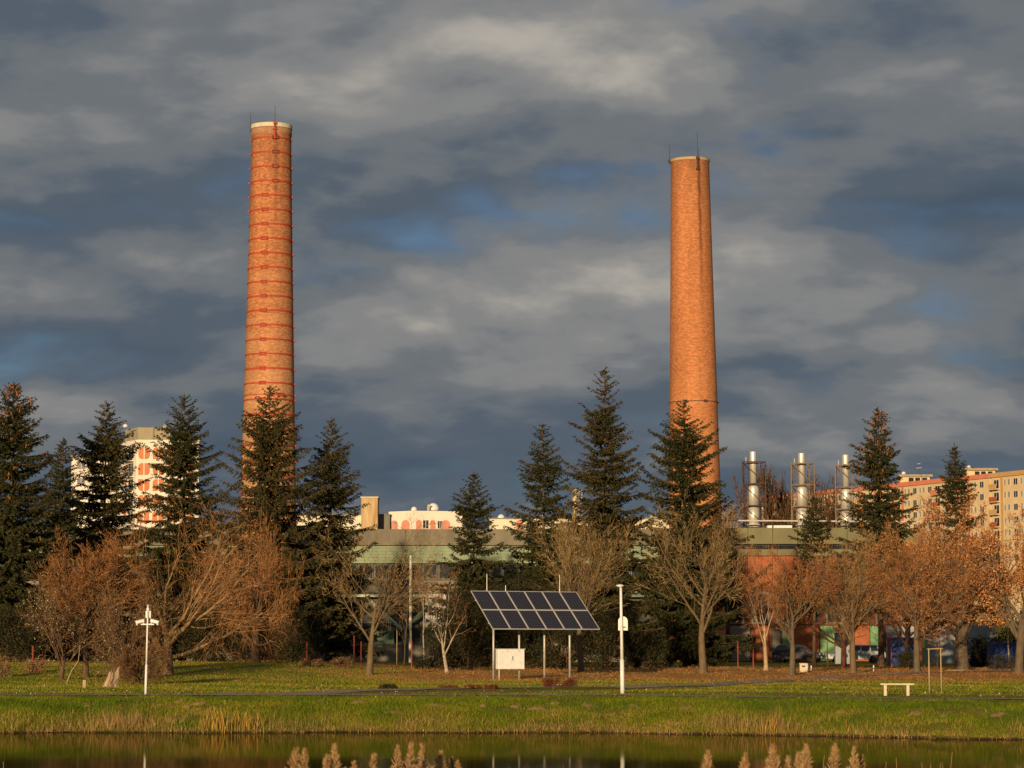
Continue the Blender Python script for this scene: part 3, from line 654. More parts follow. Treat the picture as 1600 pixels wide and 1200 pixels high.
steel = mat('steel_stack', (.72, .68, .58), (.56, .52, .43), scale=1.2, stretch=(2, 2, .35), rough=.42, metal=.45, detail=7)
rustf = mat('rusty_frame', (.16, .11, .07), (.24, .17, .10), scale=3, rough=.7)
def steel_stack(px, ytop, ybot, label, fm):
    Y = YB + 3; p = at(px, ybot, Y); q = at(px, ytop, Y); s_ = Y / F; h = q.z - p.z
    t = thing('steel_stack', label, 'exhaust stack', (p.x, Y, p.z), group='steel stacks on the boiler house'); zz = lambda y: at(px, y, Y).z - p.z
    f = lambda y: ytop + (ybot - ytop) * (y - 706) / 116
    MB().lathe([(5.4 * s_, zz(f(757))), (5.3 * s_, h - .08), (5.0 * s_, h)], 28).build('upper_tube', steel, t, True)
    MB().lathe([(9.0 * s_, zz(f(791)) + .003), (8.6 * s_, zz(f(763))), (5.6 * s_, zz(f(757)) - .003)], 28).build('middle_tube', steel, t, True)
    MB().lathe([(9.2 * s_, .1), (9.0 * s_, zz(f(791)))], 28).build('lower_tube', steel, t, True)
    MB().lathe([(10.5 * s_, -.1), (10.5 * s_, .16), (9.3 * s_, .2)], 28).build('base_flange', hr, t, True)
    for yy, r_ in ((724, 5.9), (757, 7.0), (791, 9.6)): MB().lathe([(r_ * s_, zz(f(yy)) - .08), (r_ * s_ + .05, zz(f(yy)) - .08), (r_ * s_ + .05, zz(f(yy)) + .08), (r_ * s_, zz(f(yy)) + .08)], 24, close=False).build('collar', rustf, t)
    wd = 18 * s_; corners = [(-wd, -.9), (wd, -.9), (wd * .75, 1.0), (-wd * .75, 1.0)]; zt_ = zz(f(723)); zm = zz(f(757)); zl = zz(f(791))
    for c in corners: MB().cyl((c[0], c[1], 0), (c[0], c[1], zt_), .055, .055, 5).build('frame_post', fm, t)
    for z_ in (zt_, zm, zl):
        for a, b in zip(corners, corners[1:] + corners[:1]): MB().cyl((*a, z_), (*b, z_), .05, .05, 5).build('crossbeam', fm, t)
    for a, b in ((0, 1), (3, 2), (1, 2), (0, 3)):
        for (z_0, z_1) in ((zm, zt_), (zl, zm), (0, zl)): MB().cyl((*corners[a], z_1), (*corners[b], z_0), .03, .03, 5).build('brace', fm, t)
    MB().cyl((-wd * .6, .2, zt_), (-wd * .6, .2, zt_ + .5), .04, .04, 5).build('aerial', hr, t)
    for dx in (-.2, .2): MB().cyl((-wd * .62 + dx, -.3, 0), (-wd * .62 + dx, -.3, zt_), .025, .025, 4).build('ladder_rail', fm, t)
    for k in range(14): MB().cyl((-wd * .62 - .2, -.3, .3 + k * (zt_ - .5) / 13), (-wd * .62 + .2, -.3, .3 + k * (zt_ - .5) / 13), .02, .02, 4).build('rung', fm, t)
    return t
steel_stack(1177.5, 705.5, 822, 'steel exhaust stack nearest the plain orange chimney, in a dark open frame', darkiron)
steel_stack(1253.5, 708, 823, 'middle one of three steel exhaust stacks, in a rusty open frame', rustf)
steel_stack(1322.5, 710.5, 828, 'steel exhaust stack beside the cone-laden spruce, partly behind its branches', rustf)

# ------------------------------------------------------------------ trees
def tubes(P, Q, r0, r1, n):
    """open tapered tubes, one per segment"""
    P, Q = np.asarray(P, float), np.asarray(Q, float); r0 = np.asarray(r0, float); r1 = np.asarray(r1, float)
    d = Q - P; d /= np.linalg.norm(d, axis=1, keepdims=True) + 1e-9
    ref = np.where(np.abs(d[:, 2:3]) < .9, np.array([[0, 0, 1.]]), np.array([[1., 0, 0]]))
    u = np.cross(d, ref); u /= np.linalg.norm(u, axis=1, keepdims=True) + 1e-9; v = np.cross(d, u)
    an = 2 * np.pi * np.arange(n) / n; ring_ = u[:, None] * np.cos(an)[None, :, None] + v[:, None] * np.sin(an)[None, :, None]
    A = P[:, None] + ring_ * r0[:, None, None]; B = Q[:, None] + ring_ * r1[:, None, None]
    V = np.concatenate([A, B], 1).reshape(-1, 3); k = np.arange(n); k2 = (k + 1) % n
    f = np.stack([k, k2, n + k2, n + k], 1)[None] + (np.arange(len(P)) * 2 * n)[:, None, None]
    return V, f.reshape(-1, 4)
def ribbons(P, Q, r0, r1, rng):
    """finest twigs: one tapered sliver per segment, turned at random"""
    d = Q - P; u = np.cross(d, rng.normal(size=d.shape)); u /= np.linalg.norm(u, axis=1, keepdims=True) + 1e-9
    V = np.stack([P - u * r0[:, None] * 1.25, P + u * r0[:, None] * 1.25, Q + u * r1[:, None] * 1.25, Q - u * r1[:, None] * 1.25], 1).reshape(-1, 3)
    return V, np.arange(4 * len(P)).reshape(-1, 4)
def joinm(parts):
    Vs, Fs, o = [], {}, 0
    for V, f in parts:
        if len(V) == 0: continue
        Vs.append(V); Fs.setdefault(f.shape[1], []).append(f + o); o += len(V)
    return np.concatenate(Vs), [np.concatenate(v) for v in Fs.values()]
def trunk_mesh(pts, rads, n=10, flare=1.35):
    vs, fs = [], []
    rs = list(rads); rs[0] *= flare
    for i, (p, r) in enumerate(zip(pts, rs)):
        for k in range(n):
            a = 2 * math.pi * k / n; w_ = 1 + .08 * math.sin(3 * a + i)
            vs.append((p[0] + r * w_ * math.cos(a), p[1] + r * w_ * math.sin(a), p[2]))
    for i in range(len(pts) - 1):
        for k in range(n): fs.append((i * n + k, i * n + (k + 1) % n, (i + 1) * n + (k + 1) % n, (i + 1) * n + k))
    return MB().add(vs, fs)
def leaves(C, size, rng, aspect=.55, droop=0.0, n=1):
    """flat diamond leaves at points C"""
    C = np.repeat(np.asarray(C, float), n, 0); m = len(C)
    a = rng.normal(size=(m, 3)); a[:, 2] -= droop; a /= np.linalg.norm(a, axis=1, keepdims=True)
    b = rng.normal(size=(m, 3)); b -= a * (a * b).sum(1, keepdims=True); b /= np.linalg.norm(b, axis=1, keepdims=True)
    s = size * rng.uniform(.6, 1.3, (m, 1)); C = C + rng.normal(size=(m, 3)) * size * .7
    V = np.stack([C, C + a * s * .5 + b * s * aspect * .5, C + a * s, C + a * s * .5 - b * s * aspect * .5], 1).reshape(-1, 3)
    return V, (np.arange(4)[None] + 4 * np.arange(m)[:, None])

needle = leafmat('spruce_needles', (.022, .027, .008), (.060, .052, .016), (.038, .038, .011), scale=.8)
needle2 = leafmat('old_spruce_needles', (.030, .030, .009), (.078, .060, .019), (.050, .043, .013), scale=.8)
sbark = mat('spruce_bark', (.13, .075, .04), (.075, .045, .027), scale=4, stretch=(1, 1, .3), rough=.95, bump=.5)
conem = leafmat('spruce_cones', (.34, .12, .03), (.24, .085, .022), scale=2)

def spruce(px, ytop, halfw, Y, label, seed, cones=0, dens=1.0, droop=.5, m=needle, h0=.07, power=.85, open_=0.0, nd=1.35, wh=.42):
    rng = np.random.default_rng(seed); g = foot(px, Y); H = at(px, ytop, Y).z - g.z; Rm = halfw * Y / F
    t = thing('spruce_tree', label, 'spruce tree', g, group='spruce trees in front of the factory')
    lean = rng.normal(0, .006, 2)
    tp = [(lean[0] * z, lean[1] * z, z) for z in np.linspace(-.2, H, 14)]
    trunk_mesh(tp, [max(.02, H * .0125 * (1 - k / 13.2)) for k in range(14)], 8).build('trunk', sbark, t, True)
    BP, BQ, B0, B1 = [], [], [], []; NV = []; CP = []
    z = H * h0
    while z < H - .15:
        h = z / H; nb_ = rng.integers(6, 9) if h < .85 else 5
        prof = min(.80, (1 - h) ** power)
        if h < .18: prof *= .70 + .30 * (h - h0) / (.18 - h0 + 1e-6)
        az0 = rng.uniform(0, 6.28)
        for k in range(nb_):
            if rng.random() < open_: continue
            Lb = max(.10, Rm * prof * (rng.uniform(.55, 1.12) if rng.random() < .85 else rng.uniform(1.1, 1.32)) * (1 + .20 * math.sin(seed * 1.7 + z * 1.9 + 1.3 * math.sin(az0))))
            az = az0 + k * 6.283 / nb_ + rng.normal(0, .22)
            a = .62 - 1.22 * (1 - h) ** .62 + rng.normal(0, .12); c_ = .42 * (1 - h) + .10 + rng.normal(0, .08)
            ns = max(3, int(Lb / .14)); tt = np.linspace(0, 1, ns + 1)
            bx = np.stack([np.cos(az + .12 * np.sin(tt * 3 + k)) * tt * Lb + lean[0] * z, np.sin(az + .12 * np.sin(tt * 3 + k)) * tt * Lb + lean[1] * z, z + Lb * (a * tt + c_ * tt ** 2.2) + rng.normal(0, .06)], 1)
            st = max(1, ns // 4); ix = list(range(0, ns, st)) + [ns]
            for i, j in zip(ix[:-1], ix[1:]): BP.append(bx[i]); BQ.append(bx[j]); B0.append(.012 + .016 * Lb * (1 - i / ns)); B1.append(.010 + .016 * Lb * (1 - j / ns))
            d0 = np.array([math.cos(az), math.sin(az), 0.]); sd = np.array([-math.sin(az), math.cos(az), 0.])
            for i in range(1, ns + 1):
                tl = tt[i]
                for s_ in (-1, 1):
                    if rng.random() > dens: continue
                    lt = (.30 + .70 * min(1, (1 - h) * 5)) * (.16 + .42 * min(1, Lb / 2.2) * (1.05 - tl) + .12 * rng.random()) * rng.uniform(.7, 1.25)
                    dr = droop * rng.uniform(.3, 2.0) * (.35 + .65 * (1 - h))
                    dv = d0 * rng.uniform(.35, .9) + sd * s_ * rng.uniform(.35, 1.0) + np.array([0, 0, -dr + .25 * h]); dv /= np.linalg.norm(dv)
                    mN = max(4, int(lt / .045 * nd)); q = rng.random(mN)
                    c = bx[i] + dv * (q * lt)[:, None] + np.array([0, 0, -.10]) * (q ** 2)[:, None] * lt
                    out = rng.normal(size=(mN, 3)) * .62 + dv * .75; out /= np.linalg.norm(out, axis=1, keepdims=True)
                    wv = np.cross(out, rng.normal(size=(mN, 3))); wv /= np.linalg.norm(wv, axis=1, keepdims=True) + 1e-9
                    ln = rng.uniform(.10, .21, (mN, 1)) * (.55 + .45 * min(1, (1 - h) * 6)) * (1.3 if h < .5 else 1.0); wd = rng.uniform(.026, .050, (mN, 1)) * (1.5 if h < .5 else 1.1)
                    NV.append(np.stack([c - wv * wd, c + wv * wd, c + out * ln], 1).reshape(-1, 3))
            if cones and h > .42 and rng.random() < cones * (.25 + h):
                for _ in range(rng.integers(2, 6)):
                    i = rng.integers(max(1, ns // 2), ns + 1); CP.append(bx[i] + rng.normal(0, .10, 3) * [1, 1, .5])
        z += wh * rng.uniform(.75, 1.25) * (1.0 if h < .75 else .62)
    # leader shoot
    q = rng.random(60); c = np.stack([lean[0] * H + 0 * q, lean[1] * H + 0 * q, H - .75 + .85 * q], 1); out = rng.normal(size=(60, 3)); out[:, 2] = np.abs(out[:, 2]); out /= np.linalg.norm(out, axis=1, keepdims=True)
    wv = np.cross(out, rng.normal(size=(60, 3))); wv /= np.linalg.norm(wv, axis=1, keepdims=True); NV.append(np.stack([c - wv * .02, c + wv * .02, c + out * (.16 * (1 - q) + .06)[:, None]], 1).reshape(-1, 3))
    NVc = np.concatenate(NV)
    mkobj('crown', mesh_np('crown', NVc, np.arange(len(NVc)).reshape(-1, 3)), m, t)
    V_, f_ = tubes(BP, BQ, B0, B1, 3); stuff(mkobj('branches', mesh_np('branches', V_, f_), sbark, t))
    if CP:
        CP = np.array(CP); PV, FV = tubes(CP, CP + np.array([[0, 0, -.20]]) + np.random.default_rng(seed).normal(0, .02, CP.shape), np.full(len(CP), .045), np.full(len(CP), .02), 5)
        stuff(mkobj('cones', mesh_np('cones', PV, FV), conem, t))
    return t

SP = [
 (12, 598, 160, 176, 'tallest-looking dark spruce thick with orange cones, far from the tower block', 1, .55, .95, .6, needle, .06, .72),
 (93, 686, 80, 200, 'slim bluish-green spruce wedged between two darker spruces', 2, 0, .95, .5, needle, .06, .72),
 (157, 629, 128, 188, 'broad dark spruce hiding the left part of the white tower block', 3, 0, .95, .6, needle2, .06, .72),
 (285, 617, 126, 188, 'dark spruce covering the right edge of the orange-patterned tower block', 4, 0, .95, .6, needle, .06, .72),
 (420, 604, 150, 184, 'wide sparse spruce with drooping boughs in front of the banded chimney', 5, 0, .85, 1.0, needle2, .07, .66),
 (513, 654, 104, 190, 'narrow spruce with upswept boughs beside the banded chimney', 6, 0, .85, .7, needle2, .08, .72),
 (740, 737, 88, 186, 'short spruce with a feathery tip left of the solar panels', 7, 0, .9, .5, needle, .05, .72),
 (852, 664, 88, 190, 'medium spruce with see-through top above the solar panels', 8, 0, .8, .7, needle, .06, .66),
 (948, 577, 106, 186, 'very tall pointed spruce with layered boughs right of the solar panels', 9, 0, .85, .6, needle2, .08, .72),
 (1073, 626, 132, 186, 'bushy spruce in front of the plain orange chimney', 10, 0, .95, .6, needle, .06, .72),
 (1272, 775, 66, 192, 'small dark spruce in front of the middle steel stack', 13, 0, .9, .5, needle, .36, .72),
 (1377, 638, 100, 188, 'spruce with clusters of orange cones beside the third steel stack', 11, .42, .95, .55, needle, .24, .72),
 (1497, 693, 74, 192, 'spruce poking out above the russet oak before the cream flats', 12, 0, .9, .5, needle, .24, .72),
]
for a in SP:
    spruce(a[0], a[1], a[2], a[3], a[4], a[5], cones=a[6], dens=a[7], droop=a[8], m=a[9], h0=a[10], power=a[11], open_=(.13 if a[5] in (5, 6, 8, 9) else .04))

# bare broadleaf trees
def grow(rng, sp):
    """recursive limbs; returns list of (p, q, r0, r1, level)"""
    segs = []
    def br(p, d, Ln, r, lev):
        n = max(2, int(round(Ln / sp['seg'][lev]))); stp = Ln / n; acc = 0.0
        for i in range(n):
            d = d + rng.normal(0, sp['wob'][lev], 3); d[2] += sp['up'][lev]; d = d / np.linalg.norm(d)
            q = p + d * stp; ra = r * (1 - i / n * sp['tap'][lev]); rb = r * (1 - (i + 1) / n * sp['tap'][lev])
            segs.append((p, q, ra, rb, lev)); tpos = (i + 1) / n
            if lev < sp['max'] and tpos >= sp['start'][lev]:
                acc += sp['kids'][lev] / (n * (1 - sp['start'][lev]) + 1e-6)
                while acc >= 1:
                    acc -= 1
                    ang = sp['ang'][lev] * rng.uniform(.7, 1.3); ax = rng.normal(size=3); ax -= d * (ax @ d); ax /= np.linalg.norm(ax)
                    nd_ = d * math.cos(ang) + ax * math.sin(ang)
                    br(q.copy(), nd_, Ln * sp['rat'][lev] * rng.uniform(.6, 1.35) * (1.2 - .6 * tpos) if lev else sp['limb'] * rng.uniform(.8, 1.15), max(rb * sp['rr'][lev], sp['rmin']), lev + 1)
            p = q
    br(np.array([0, 0, -.15]), np.array(sp.get('dir', (0, 0, 1.)), float), sp['trunk'], sp['r'], 0)
    return segs
VASE = dict(seg=[.5, .45, .35, .28, .25], wob=[.04, .09, .13, .17, .18], up=[.02, .05, .045, .02, .0], tap=[.72, .75, .7, .6, .5], start=[.40, .14, .12, .1, 0],
            kids=[7, 9, 7, 4, 0], ang=[.62, .58, .62, .62, .5], rat=[.9, .46, .52, .60, .5], rr=[.55, .42, .45, .55, .6], rmin=.0075, max=4, limb=4.6, trunk=4.6, r=.17)
def bare_tree(px, Y, box, label, seed, barkm, twigm=None, spec=None, leaf=None, name='bare_tree', cat='tree', group='leafless trees along the lawn', zmin=0.0):
    """box: left px, right px, top row of the crown in the photograph"""
    rng = np.random.default_rng(seed); sp = dict(VASE); sp.update(spec or {}); g = foot(px, Y)
    segs = grow(rng, sp); P = np.array([s[0] for s in segs]); Q = np.array([s[1] for s in segs]); r0 = np.array([s[2] for s in segs]); r1 = np.array([s[3] for s in segs]); lv = np.array([s[4] for s in segs])
    s_ = Y / F; Lw, Rw, Ht_ = (px - box[0]) * s_, (box[1] - px) * s_, at(px, box[2], Y).z - g.z
    mx_, mn_, mz_ = np.percentile(Q[:, 0], 99.5), -np.percentile(Q[:, 0], .5), np.percentile(Q[:, 2], 99.7); dm = np.percentile(np.abs(Q[:, 1]), 99.3)
    for A in (P, Q):
        A[:, 0] = np.where(A[:, 0] > 0, A[:, 0] * Rw / mx_, A[:, 0] * Lw / mn_); A[:, 1] *= (Lw + Rw) / 2 / dm
        A[:, 2] = np.where(A[:, 2] > 0, A[:, 2] * Ht_ / mz_, A[:, 2])
    t = thing(name, label, cat, g, group=group)
    tr = lv == 0; pts = list(P[tr]) + [Q[tr][-1]]; rad_ = list(r0[tr]) + [r1[tr][-1]]
    trunk_mesh(pts, rad_, 10, 1.3).build('trunk', barkm, t, True)
    parts = []
    for l, n in ((1, 6), (2, 4), (3, 3), (4, 3)):
        k = lv == l
        if k.any(): parts.append(tubes(P[k], Q[k] + (Q[k] - P[k]) * .04, r0[k], r1[k], n) if l < 3 else ribbons(P[k], Q[k] + (Q[k] - P[k]) * .06, r0[k], r1[k], rng))
    V_, f_ = joinm(parts[:2]); mkobj('limbs', mesh_np('limbs', V_, f_, True), barkm, t)
    if len(parts) > 2: V_, f_ = joinm(parts[2:]); stuff(mkobj('twigs', mesh_np('twigs', V_, f_), twigm or barkm, t))
    if leaf:
        lm, size, per, frac, zcut = leaf; k = np.where((lv >= 2) & (Q[:, 2] > zmin) & (rng.random(len(lv)) < frac))[0]
        if zcut is not None:
            cl = np.sin(Q[:, 0] * 2.1 + seed) + np.sin(Q[:, 1] * 2.3) + np.sin(Q[:, 2] * 2.7 + 1); k = k[cl[k] > zcut]
        V_, f_ = leaves(Q[k], size, rng, .6, .3, per); stuff(mkobj('leaves', mesh_np('leaves', V_, f_), lm, t))
    return t
bk_y = mat('yellow_grey_bark', (.165, .115, .057), (.10, .07, .037), scale=5, stretch=(1, 1, .4), rough=.9, bump=.3)
bk_g = mat('grey_bark', (.14, .102, .06), (.085, .062, .038), scale=5, stretch=(1, 1, .4), rough=.9, bump=.3)
bk_b = mat('brown_bark', (.13, .078, .04), (.075, .046, .026), scale=5, stretch=(1, 1, .4), rough=.9, bump=.3)
bk_w = mat('birch_bark', (.40, .33, .23), (.15, .11, .075), scale=3, stretch=(1, 1, 2.5), rough=.8, lo=.45, hi=.7)
tw_y = leafmat('tan_twigs', (.31, .205, .082), (.20, .13, .056)); tw_r = leafmat('russet_twigs', (.33, .15, .052), (.21, .095, .036)); tw_b = leafmat('brown_twigs', (.19, .10, .042), (.115, .064, .028))
tw_l = leafmat('dark_russet_twigs', (.33, .152, .052), (.21, .092, .034))
lf_oak = leafmat('russet_oak_leaves', (.50, .235, .085), (.33, .145, .05), (.42, .19, .068), scale=.7)
lf_pale = leafmat('pale_grey_leaves', (.42, .37, .22), (.30, .25, .13), scale=.8)
lf_org = leafmat('orange_leaves', (.40, .13, .035), (.28, .085, .025), scale=.8)

bare_tree(577, 142, (488, 694, 806), 'open leafless tree with yellowish limbs standing alone in front of the hall', 21, bk_y, tw_y, dict(kids=[10, 9, 7, 3, 0], rat=[.9, .5, .55, .55, .5], ang=[.85, .6, .6, .6, .5], r=.20))
bare_tree(908, 152, (838, 996, 800), 'leafless tree with dense upright twigs right behind the solar panels', 22, bk_g, tw_y, dict(kids=[11, 12, 8, 3, 0], ang=[.62, .42, .45, .5, .4], up=[.02, .08, .07, .05, .03], r=.19))
bare_tree(1098, 150, (1003, 1180, 784), 'large leafless tree with fan of pale limbs before the orange chimney', 23, bk_y, tw_y, dict(kids=[10, 10, 7, 3, 0], ang=[.8, .5, .52, .55, .5], r=.24))
bare_tree(1237, 146, (1160, 1312, 846), 'leafless tree with reddish twigs dotted with buds, patchy white trunk', 24, bk_g, tw_r, dict(kids=[12, 10, 7, 4, 0], ang=[.72, .52, .55, .55, .5], r=.19), leaf=(lf_org, .07, 1, .15, None))
bare_tree(1333, 150, (1262, 1412, 826), 'leafless tree with brown twigs in front of the grey parked car', 25, bk_y, tw_y, dict(kids=[12, 10, 7, 4, 0], ang=[.72, .55, .55, .55, .5], r=.20), leaf=(lf_oak, .09, 1, .22, .2))
bare_tree(1433, 148, (1352, 1528, 818), 'finely twigged leafless tree beside the young staked tree', 26, bk_g, tw_r, dict(kids=[13, 11, 8, 5, 0], ang=[.95, .6, .62, .6, .5], r=.21), leaf=(lf_oak, .08, 1, .30, -.3))
bare_tree(1197, 158, (1150, 1246, 850), 'slender pale-stemmed tree with rusty twigs leaning beside the white-patched trunk', 27, mat('pale_tan_bark', (.42, .30, .17), (.30, .20, .11), scale=5, rough=.9), tw_r, dict(kids=[6, 8, 7, 3, 0], trunk=3.2, r=.15, dir=(-.08, 0, 1)), leaf=(lf_org, .10, 2, .30, .2))
bare_tree(699, 150, (655, 742, 880), 'small leaning birch with pale thin stem by the dark evergreen hedge', 28, bk_w, tw_r, dict(kids=[6, 7, 5, 2, 0], trunk=3.4, r=.12, dir=(-.22, 0, 1)), name='birch_tree', leaf=(lf_org, .06, 1, .08, None))
# oaks that keep their brown leaves
OAK = dict(tap=[.25, .75, .7, .6, .5], start=[.5, .14, .12, .1, 0], rr=[.5, .42, .45, .55, .6], kids=[12, 10, 7, 3, 0], ang=[.95, .6, .6, .55, .5], up=[.02, .04, .04, .03, .02], trunk=2.6, r=.34)
bare_tree(1505, 158, (1408, 1622, 772), 'thick-trunked oak still full of russet leaves right of the staked tree', 31, bk_g, tw_b, OAK, leaf=(lf_oak, .12, 4, .62, -.45), name='oak_tree', group='oaks with brown leaves', zmin=2.7)
bare_tree(1592, 150, (1506, 1720, 792), 'russet-leaved oak standing at the white birch stem before the tan flats', 32, bk_g, tw_b, dict(OAK, r=.26), leaf=(lf_oak, .12, 5, .8, -1.0), name='oak_tree', group='oaks with brown leaves', zmin=2.7)
bare_tree(1318, 176, (1240, 1410, 872), 'low oak with dark rusty leaves behind the leafless trees by the car', 33, bk_b, tw_b, dict(OAK, r=.2), leaf=(leafmat('dark_rust_leaves', (.27, .10, .03), (.18, .065, .02), scale=.7), .14, 2, .5, -.2), name='oak_tree', group='oaks with brown leaves', zmin=2.7)
bare_tree(1418, 174, (1350, 1500, 850), 'small oak with rusty leaves in shade behind the twiggy tree', 34, bk_b, tw_b, dict(OAK, r=.2), leaf=(MATS['dark_rust_leaves'], .14, 2, .5, -.2), name='oak_tree', group='oaks with brown leaves', zmin=2.7)
bare_tree(1577, 165, (1562, 1598, 866), 'thin white birch stem rising through the russet oak leaves', 35, bk_w, tw_r, dict(kids=[5, 5, 4, 1, 0], trunk=5.0, r=.055, limb=2.0), name='birch_tree')
# willows on the left
WIL = dict(tap=[.3, .75, .7, .6, .5], rr=[.45, .42, .45, .55, .6], kids=[12, 12, 9, 5, 0], ang=[1.0, .6, .55, .5, .5], up=[.0, .03, .015, -.02, -.03], wob=[.05, .10, .12, .14, .15], start=[.3, .1, .1, .1, 0], trunk=2.0, limb=6.0, r=.30)
bare_tree(262, 136, (196, 446, 786), 'big spreading willow with long pale arching limbs and russet twigs', 41, mat('willow_bark', (.30, .185, .08), (.20, .12, .055), scale=5, stretch=(1, 1, .4), rough=.9), tw_l, dict(WIL, kids=[11, 10, 7, 3, 0], ang=[1.25, .55, .6, .6, .5], up=[.0, .055, .03, -.01, -.03]), leaf=(lf_pale, .06, 1, .03, None), name='willow_tree')
bare_tree(398, 160, (300, 470, 800), 'dense russet-twigged tree just left of the banded chimney foot', 42, bk_b, tw_l, dict(WIL, kids=[12, 12, 9, 4, 0]), name='willow_tree')
bare_tree(134, 132, (66, 226, 828), 'rounded red-twigged tree with straight trunk behind the short stake', 43, bk_b, tw_l, dict(VASE, kids=[12, 11, 9, 4, 0], ang=[.8, .55, .55, .5, .5], r=.16), name='willow_tree')
bare_tree(96, 128, (34, 190, 884), 'low bushy tree sprinkled with pale grey leaves', 44, bk_b, tw_b, dict(WIL, kids=[9, 9, 7, 2, 0], r=.12), leaf=(lf_pale, .075, 1, .17, None), name='pale_leaved_tree', group=None)
bare_tree(200, 128, (140, 272, 905), 'brown thicket sprinkled with pale leaves behind the camera pole', 45, bk_b, tw_b, dict(WIL, kids=[10, 9, 7, 3, 0], r=.10, trunk=1.0), leaf=(lf_pale, .07, 1, .08, None), name='thicket', cat='shrub', group=None)
bare_tree(222, 118, (172, 262, 1000), 'dense low brown twiggy bush beside the camera pole', 46, bk_b, tw_b, dict(WIL, kids=[14, 10, 9, 4, 0], r=.05, trunk=.4, limb=1.6, seg=[.2, .2, .16, .14, .12]), name='twiggy_bush', cat='shrub', group=None)
tw_d = leafmat('dark_twigs', (.12, .065, .03), (.075, .042, .02))
bare_tree(1255, 350, (1205, 1312, 748), 'far dark leafless crown behind the middle steel stack', 54, bk_b, tw_d, dict(kids=[12, 12, 9, 4, 0], ang=[.9, .6, .6, .6, .5], r=.35, rmin=.035), group='far leafless trees behind the stacks')
bare_tree(1215, 340, (1150, 1268, 732), 'dark leafless crown far behind the steel stacks', 51, bk_b, tw_d, dict(kids=[12, 12, 9, 4, 0], ang=[.9, .6, .6, .6, .5], r=.35, rmin=.035), group='far leafless trees behind the stacks')
bare_tree(1296, 345, (1245, 1350, 742), 'far leafless crown between the middle and third steel stacks', 52, bk_b, tw_d, dict(kids=[12, 12, 9, 4, 0], ang=[.9, .6, .6, .6, .5], r=.35, rmin=.035), group='far leafless trees behind the stacks')
bare_tree(1140, 330, (1108, 1172, 762), 'far yellowish leafless tree next to the plain orange chimney', 53, bk_b, tw_y, dict(kids=[8, 9, 7, 2, 0], r=.3, rmin=.025), leaf=(lf_oak, .2, 1, .25, None), group='far leafless trees behind the stacks')

# dark evergreen hedge bushes and shrubs: leaf-sized faces spread through uneven lobes
ever = leafmat('evergreen_leaves', (.018, .020, .007), (.055, .040, .014), (.030, .028, .010), scale=1.1)
heath = leafmat('red_brown_shrub', (.19, .065, .028), (.11, .04, .02), scale=2)
drygr = leafmat('dry_brown_stems', (.30, .17, .075), (.20, .11, .05), scale=2)
def bush(px, Y, wpx, ytop, label, seed, m, n=9000, size=.14, name='evergreen_bush', group='dark evergreen bushes'):
    rng = np.random.default_rng(seed); g = foot(px, Y); s_ = Y / F; hw = wpx * s_ / 2; H = at(px, ytop, Y).z - g.z
    t = thing(name, label, 'shrub', g, group=group)
    nl = 26; lc = np.stack([rng.uniform(-.8, .8, nl) * hw, rng.uniform(-.7, .7, nl) * hw * .8, rng.uniform(.06, .80, nl) * H], 1)
    lr = rng.uniform(.22, .42, nl) * min(hw, H * .8)
    k = rng.integers(0, nl, n); d = rng.normal(size=(n, 3)); d /= np.linalg.norm(d, axis=1, keepdims=True)
    C = lc[k] + d * (lr[k] * rng.uniform(.55, 1.08, n) ** .6)[:, None]; C[:, 2] = np.abs(C[:, 2])
    V_, f_ = leaves(C, size, rng, .45, 0, 1); mkobj('crown', mesh_np('crown', V_, f_), m, t)
    P_ = np.zeros((nl, 3)); P_[:, :2] = rng.normal(0, hw * .08, (nl, 2)); V_, f_ = tubes(P_, lc, np.full(nl, .03), np.full(nl, .012), 5); mkobj('stems', mesh_np('stems', V_, f_), bk_b, t)
    return t
for a in ((688, 163, 72, 1005, 'low rounded evergreen bush at the birch foot', 61, 8000), (738, 160, 96, 880, 'tall dark evergreen bush behind the left end of the solar array', 62, 16000), (812, 164, 110, 870, 'broad dark evergreen bush behind the middle of the solar array', 63, 18000),
          (880, 166, 100, 905, 'dark evergreen bush behind the tree at the solar array', 64, 14000), (948, 166, 90, 930, 'dark evergreen bush behind the white lamp post', 65, 12000), (1006, 168, 72, 985, 'low dark bush with rusty leaves right of the lamp post', 66, 8000)):
    bush(a[0], a[1], a[2], a[4 - 1], a[4], a[5], ever, a[6])
bush(418, 182, 130, 850, 'tall dark evergreen thicket before the banded chimney shaft', 87, ever, 14000); bush(470, 176, 80, 930, 'dark evergreen bush at the foot of the banded chimney', 67, ever, 9000); bush(30, 168, 110, 930, 'dark undergrowth below the cone-laden spruce', 68, ever, 12000)
bush(118, 176, 110, 940, 'dark undergrowth behind the pale-leaved tree', 69, ever, 11000); bush(350, 178, 120, 940, 'dark undergrowth behind the big willow', 70, ever, 11000)
bush(1592, 178, 120, 868, 'dark evergreen thicket behind the russet oaks', 88, ever, 13000); bush(1535, 176, 50, 990, 'dark bush beside the bright blue container', 71, ever, 5000)
GRP = 'low reddish shrubs by the paths'
bush(607, 104, 34, 1070, 'small dark green shrub lying on the lawn by the side path', 72, ever, 2600, .05, 'low_shrub', GRP); bush(874, 108, 60, 1058, 'red-brown heather-like mound below the solar posts', 73, heath, 6000, .05, 'low_shrub', GRP)
bush(700, 103, 34, 1073, 'small brown shrub at the edge of the side path', 74, heath, 2600, .05, 'low_shrub', GRP); bush(752, 102, 58, 1071, 'wide brown heather patch left of the red-brown mound', 75, heath, 4200, .05, 'low_shrub', GRP)
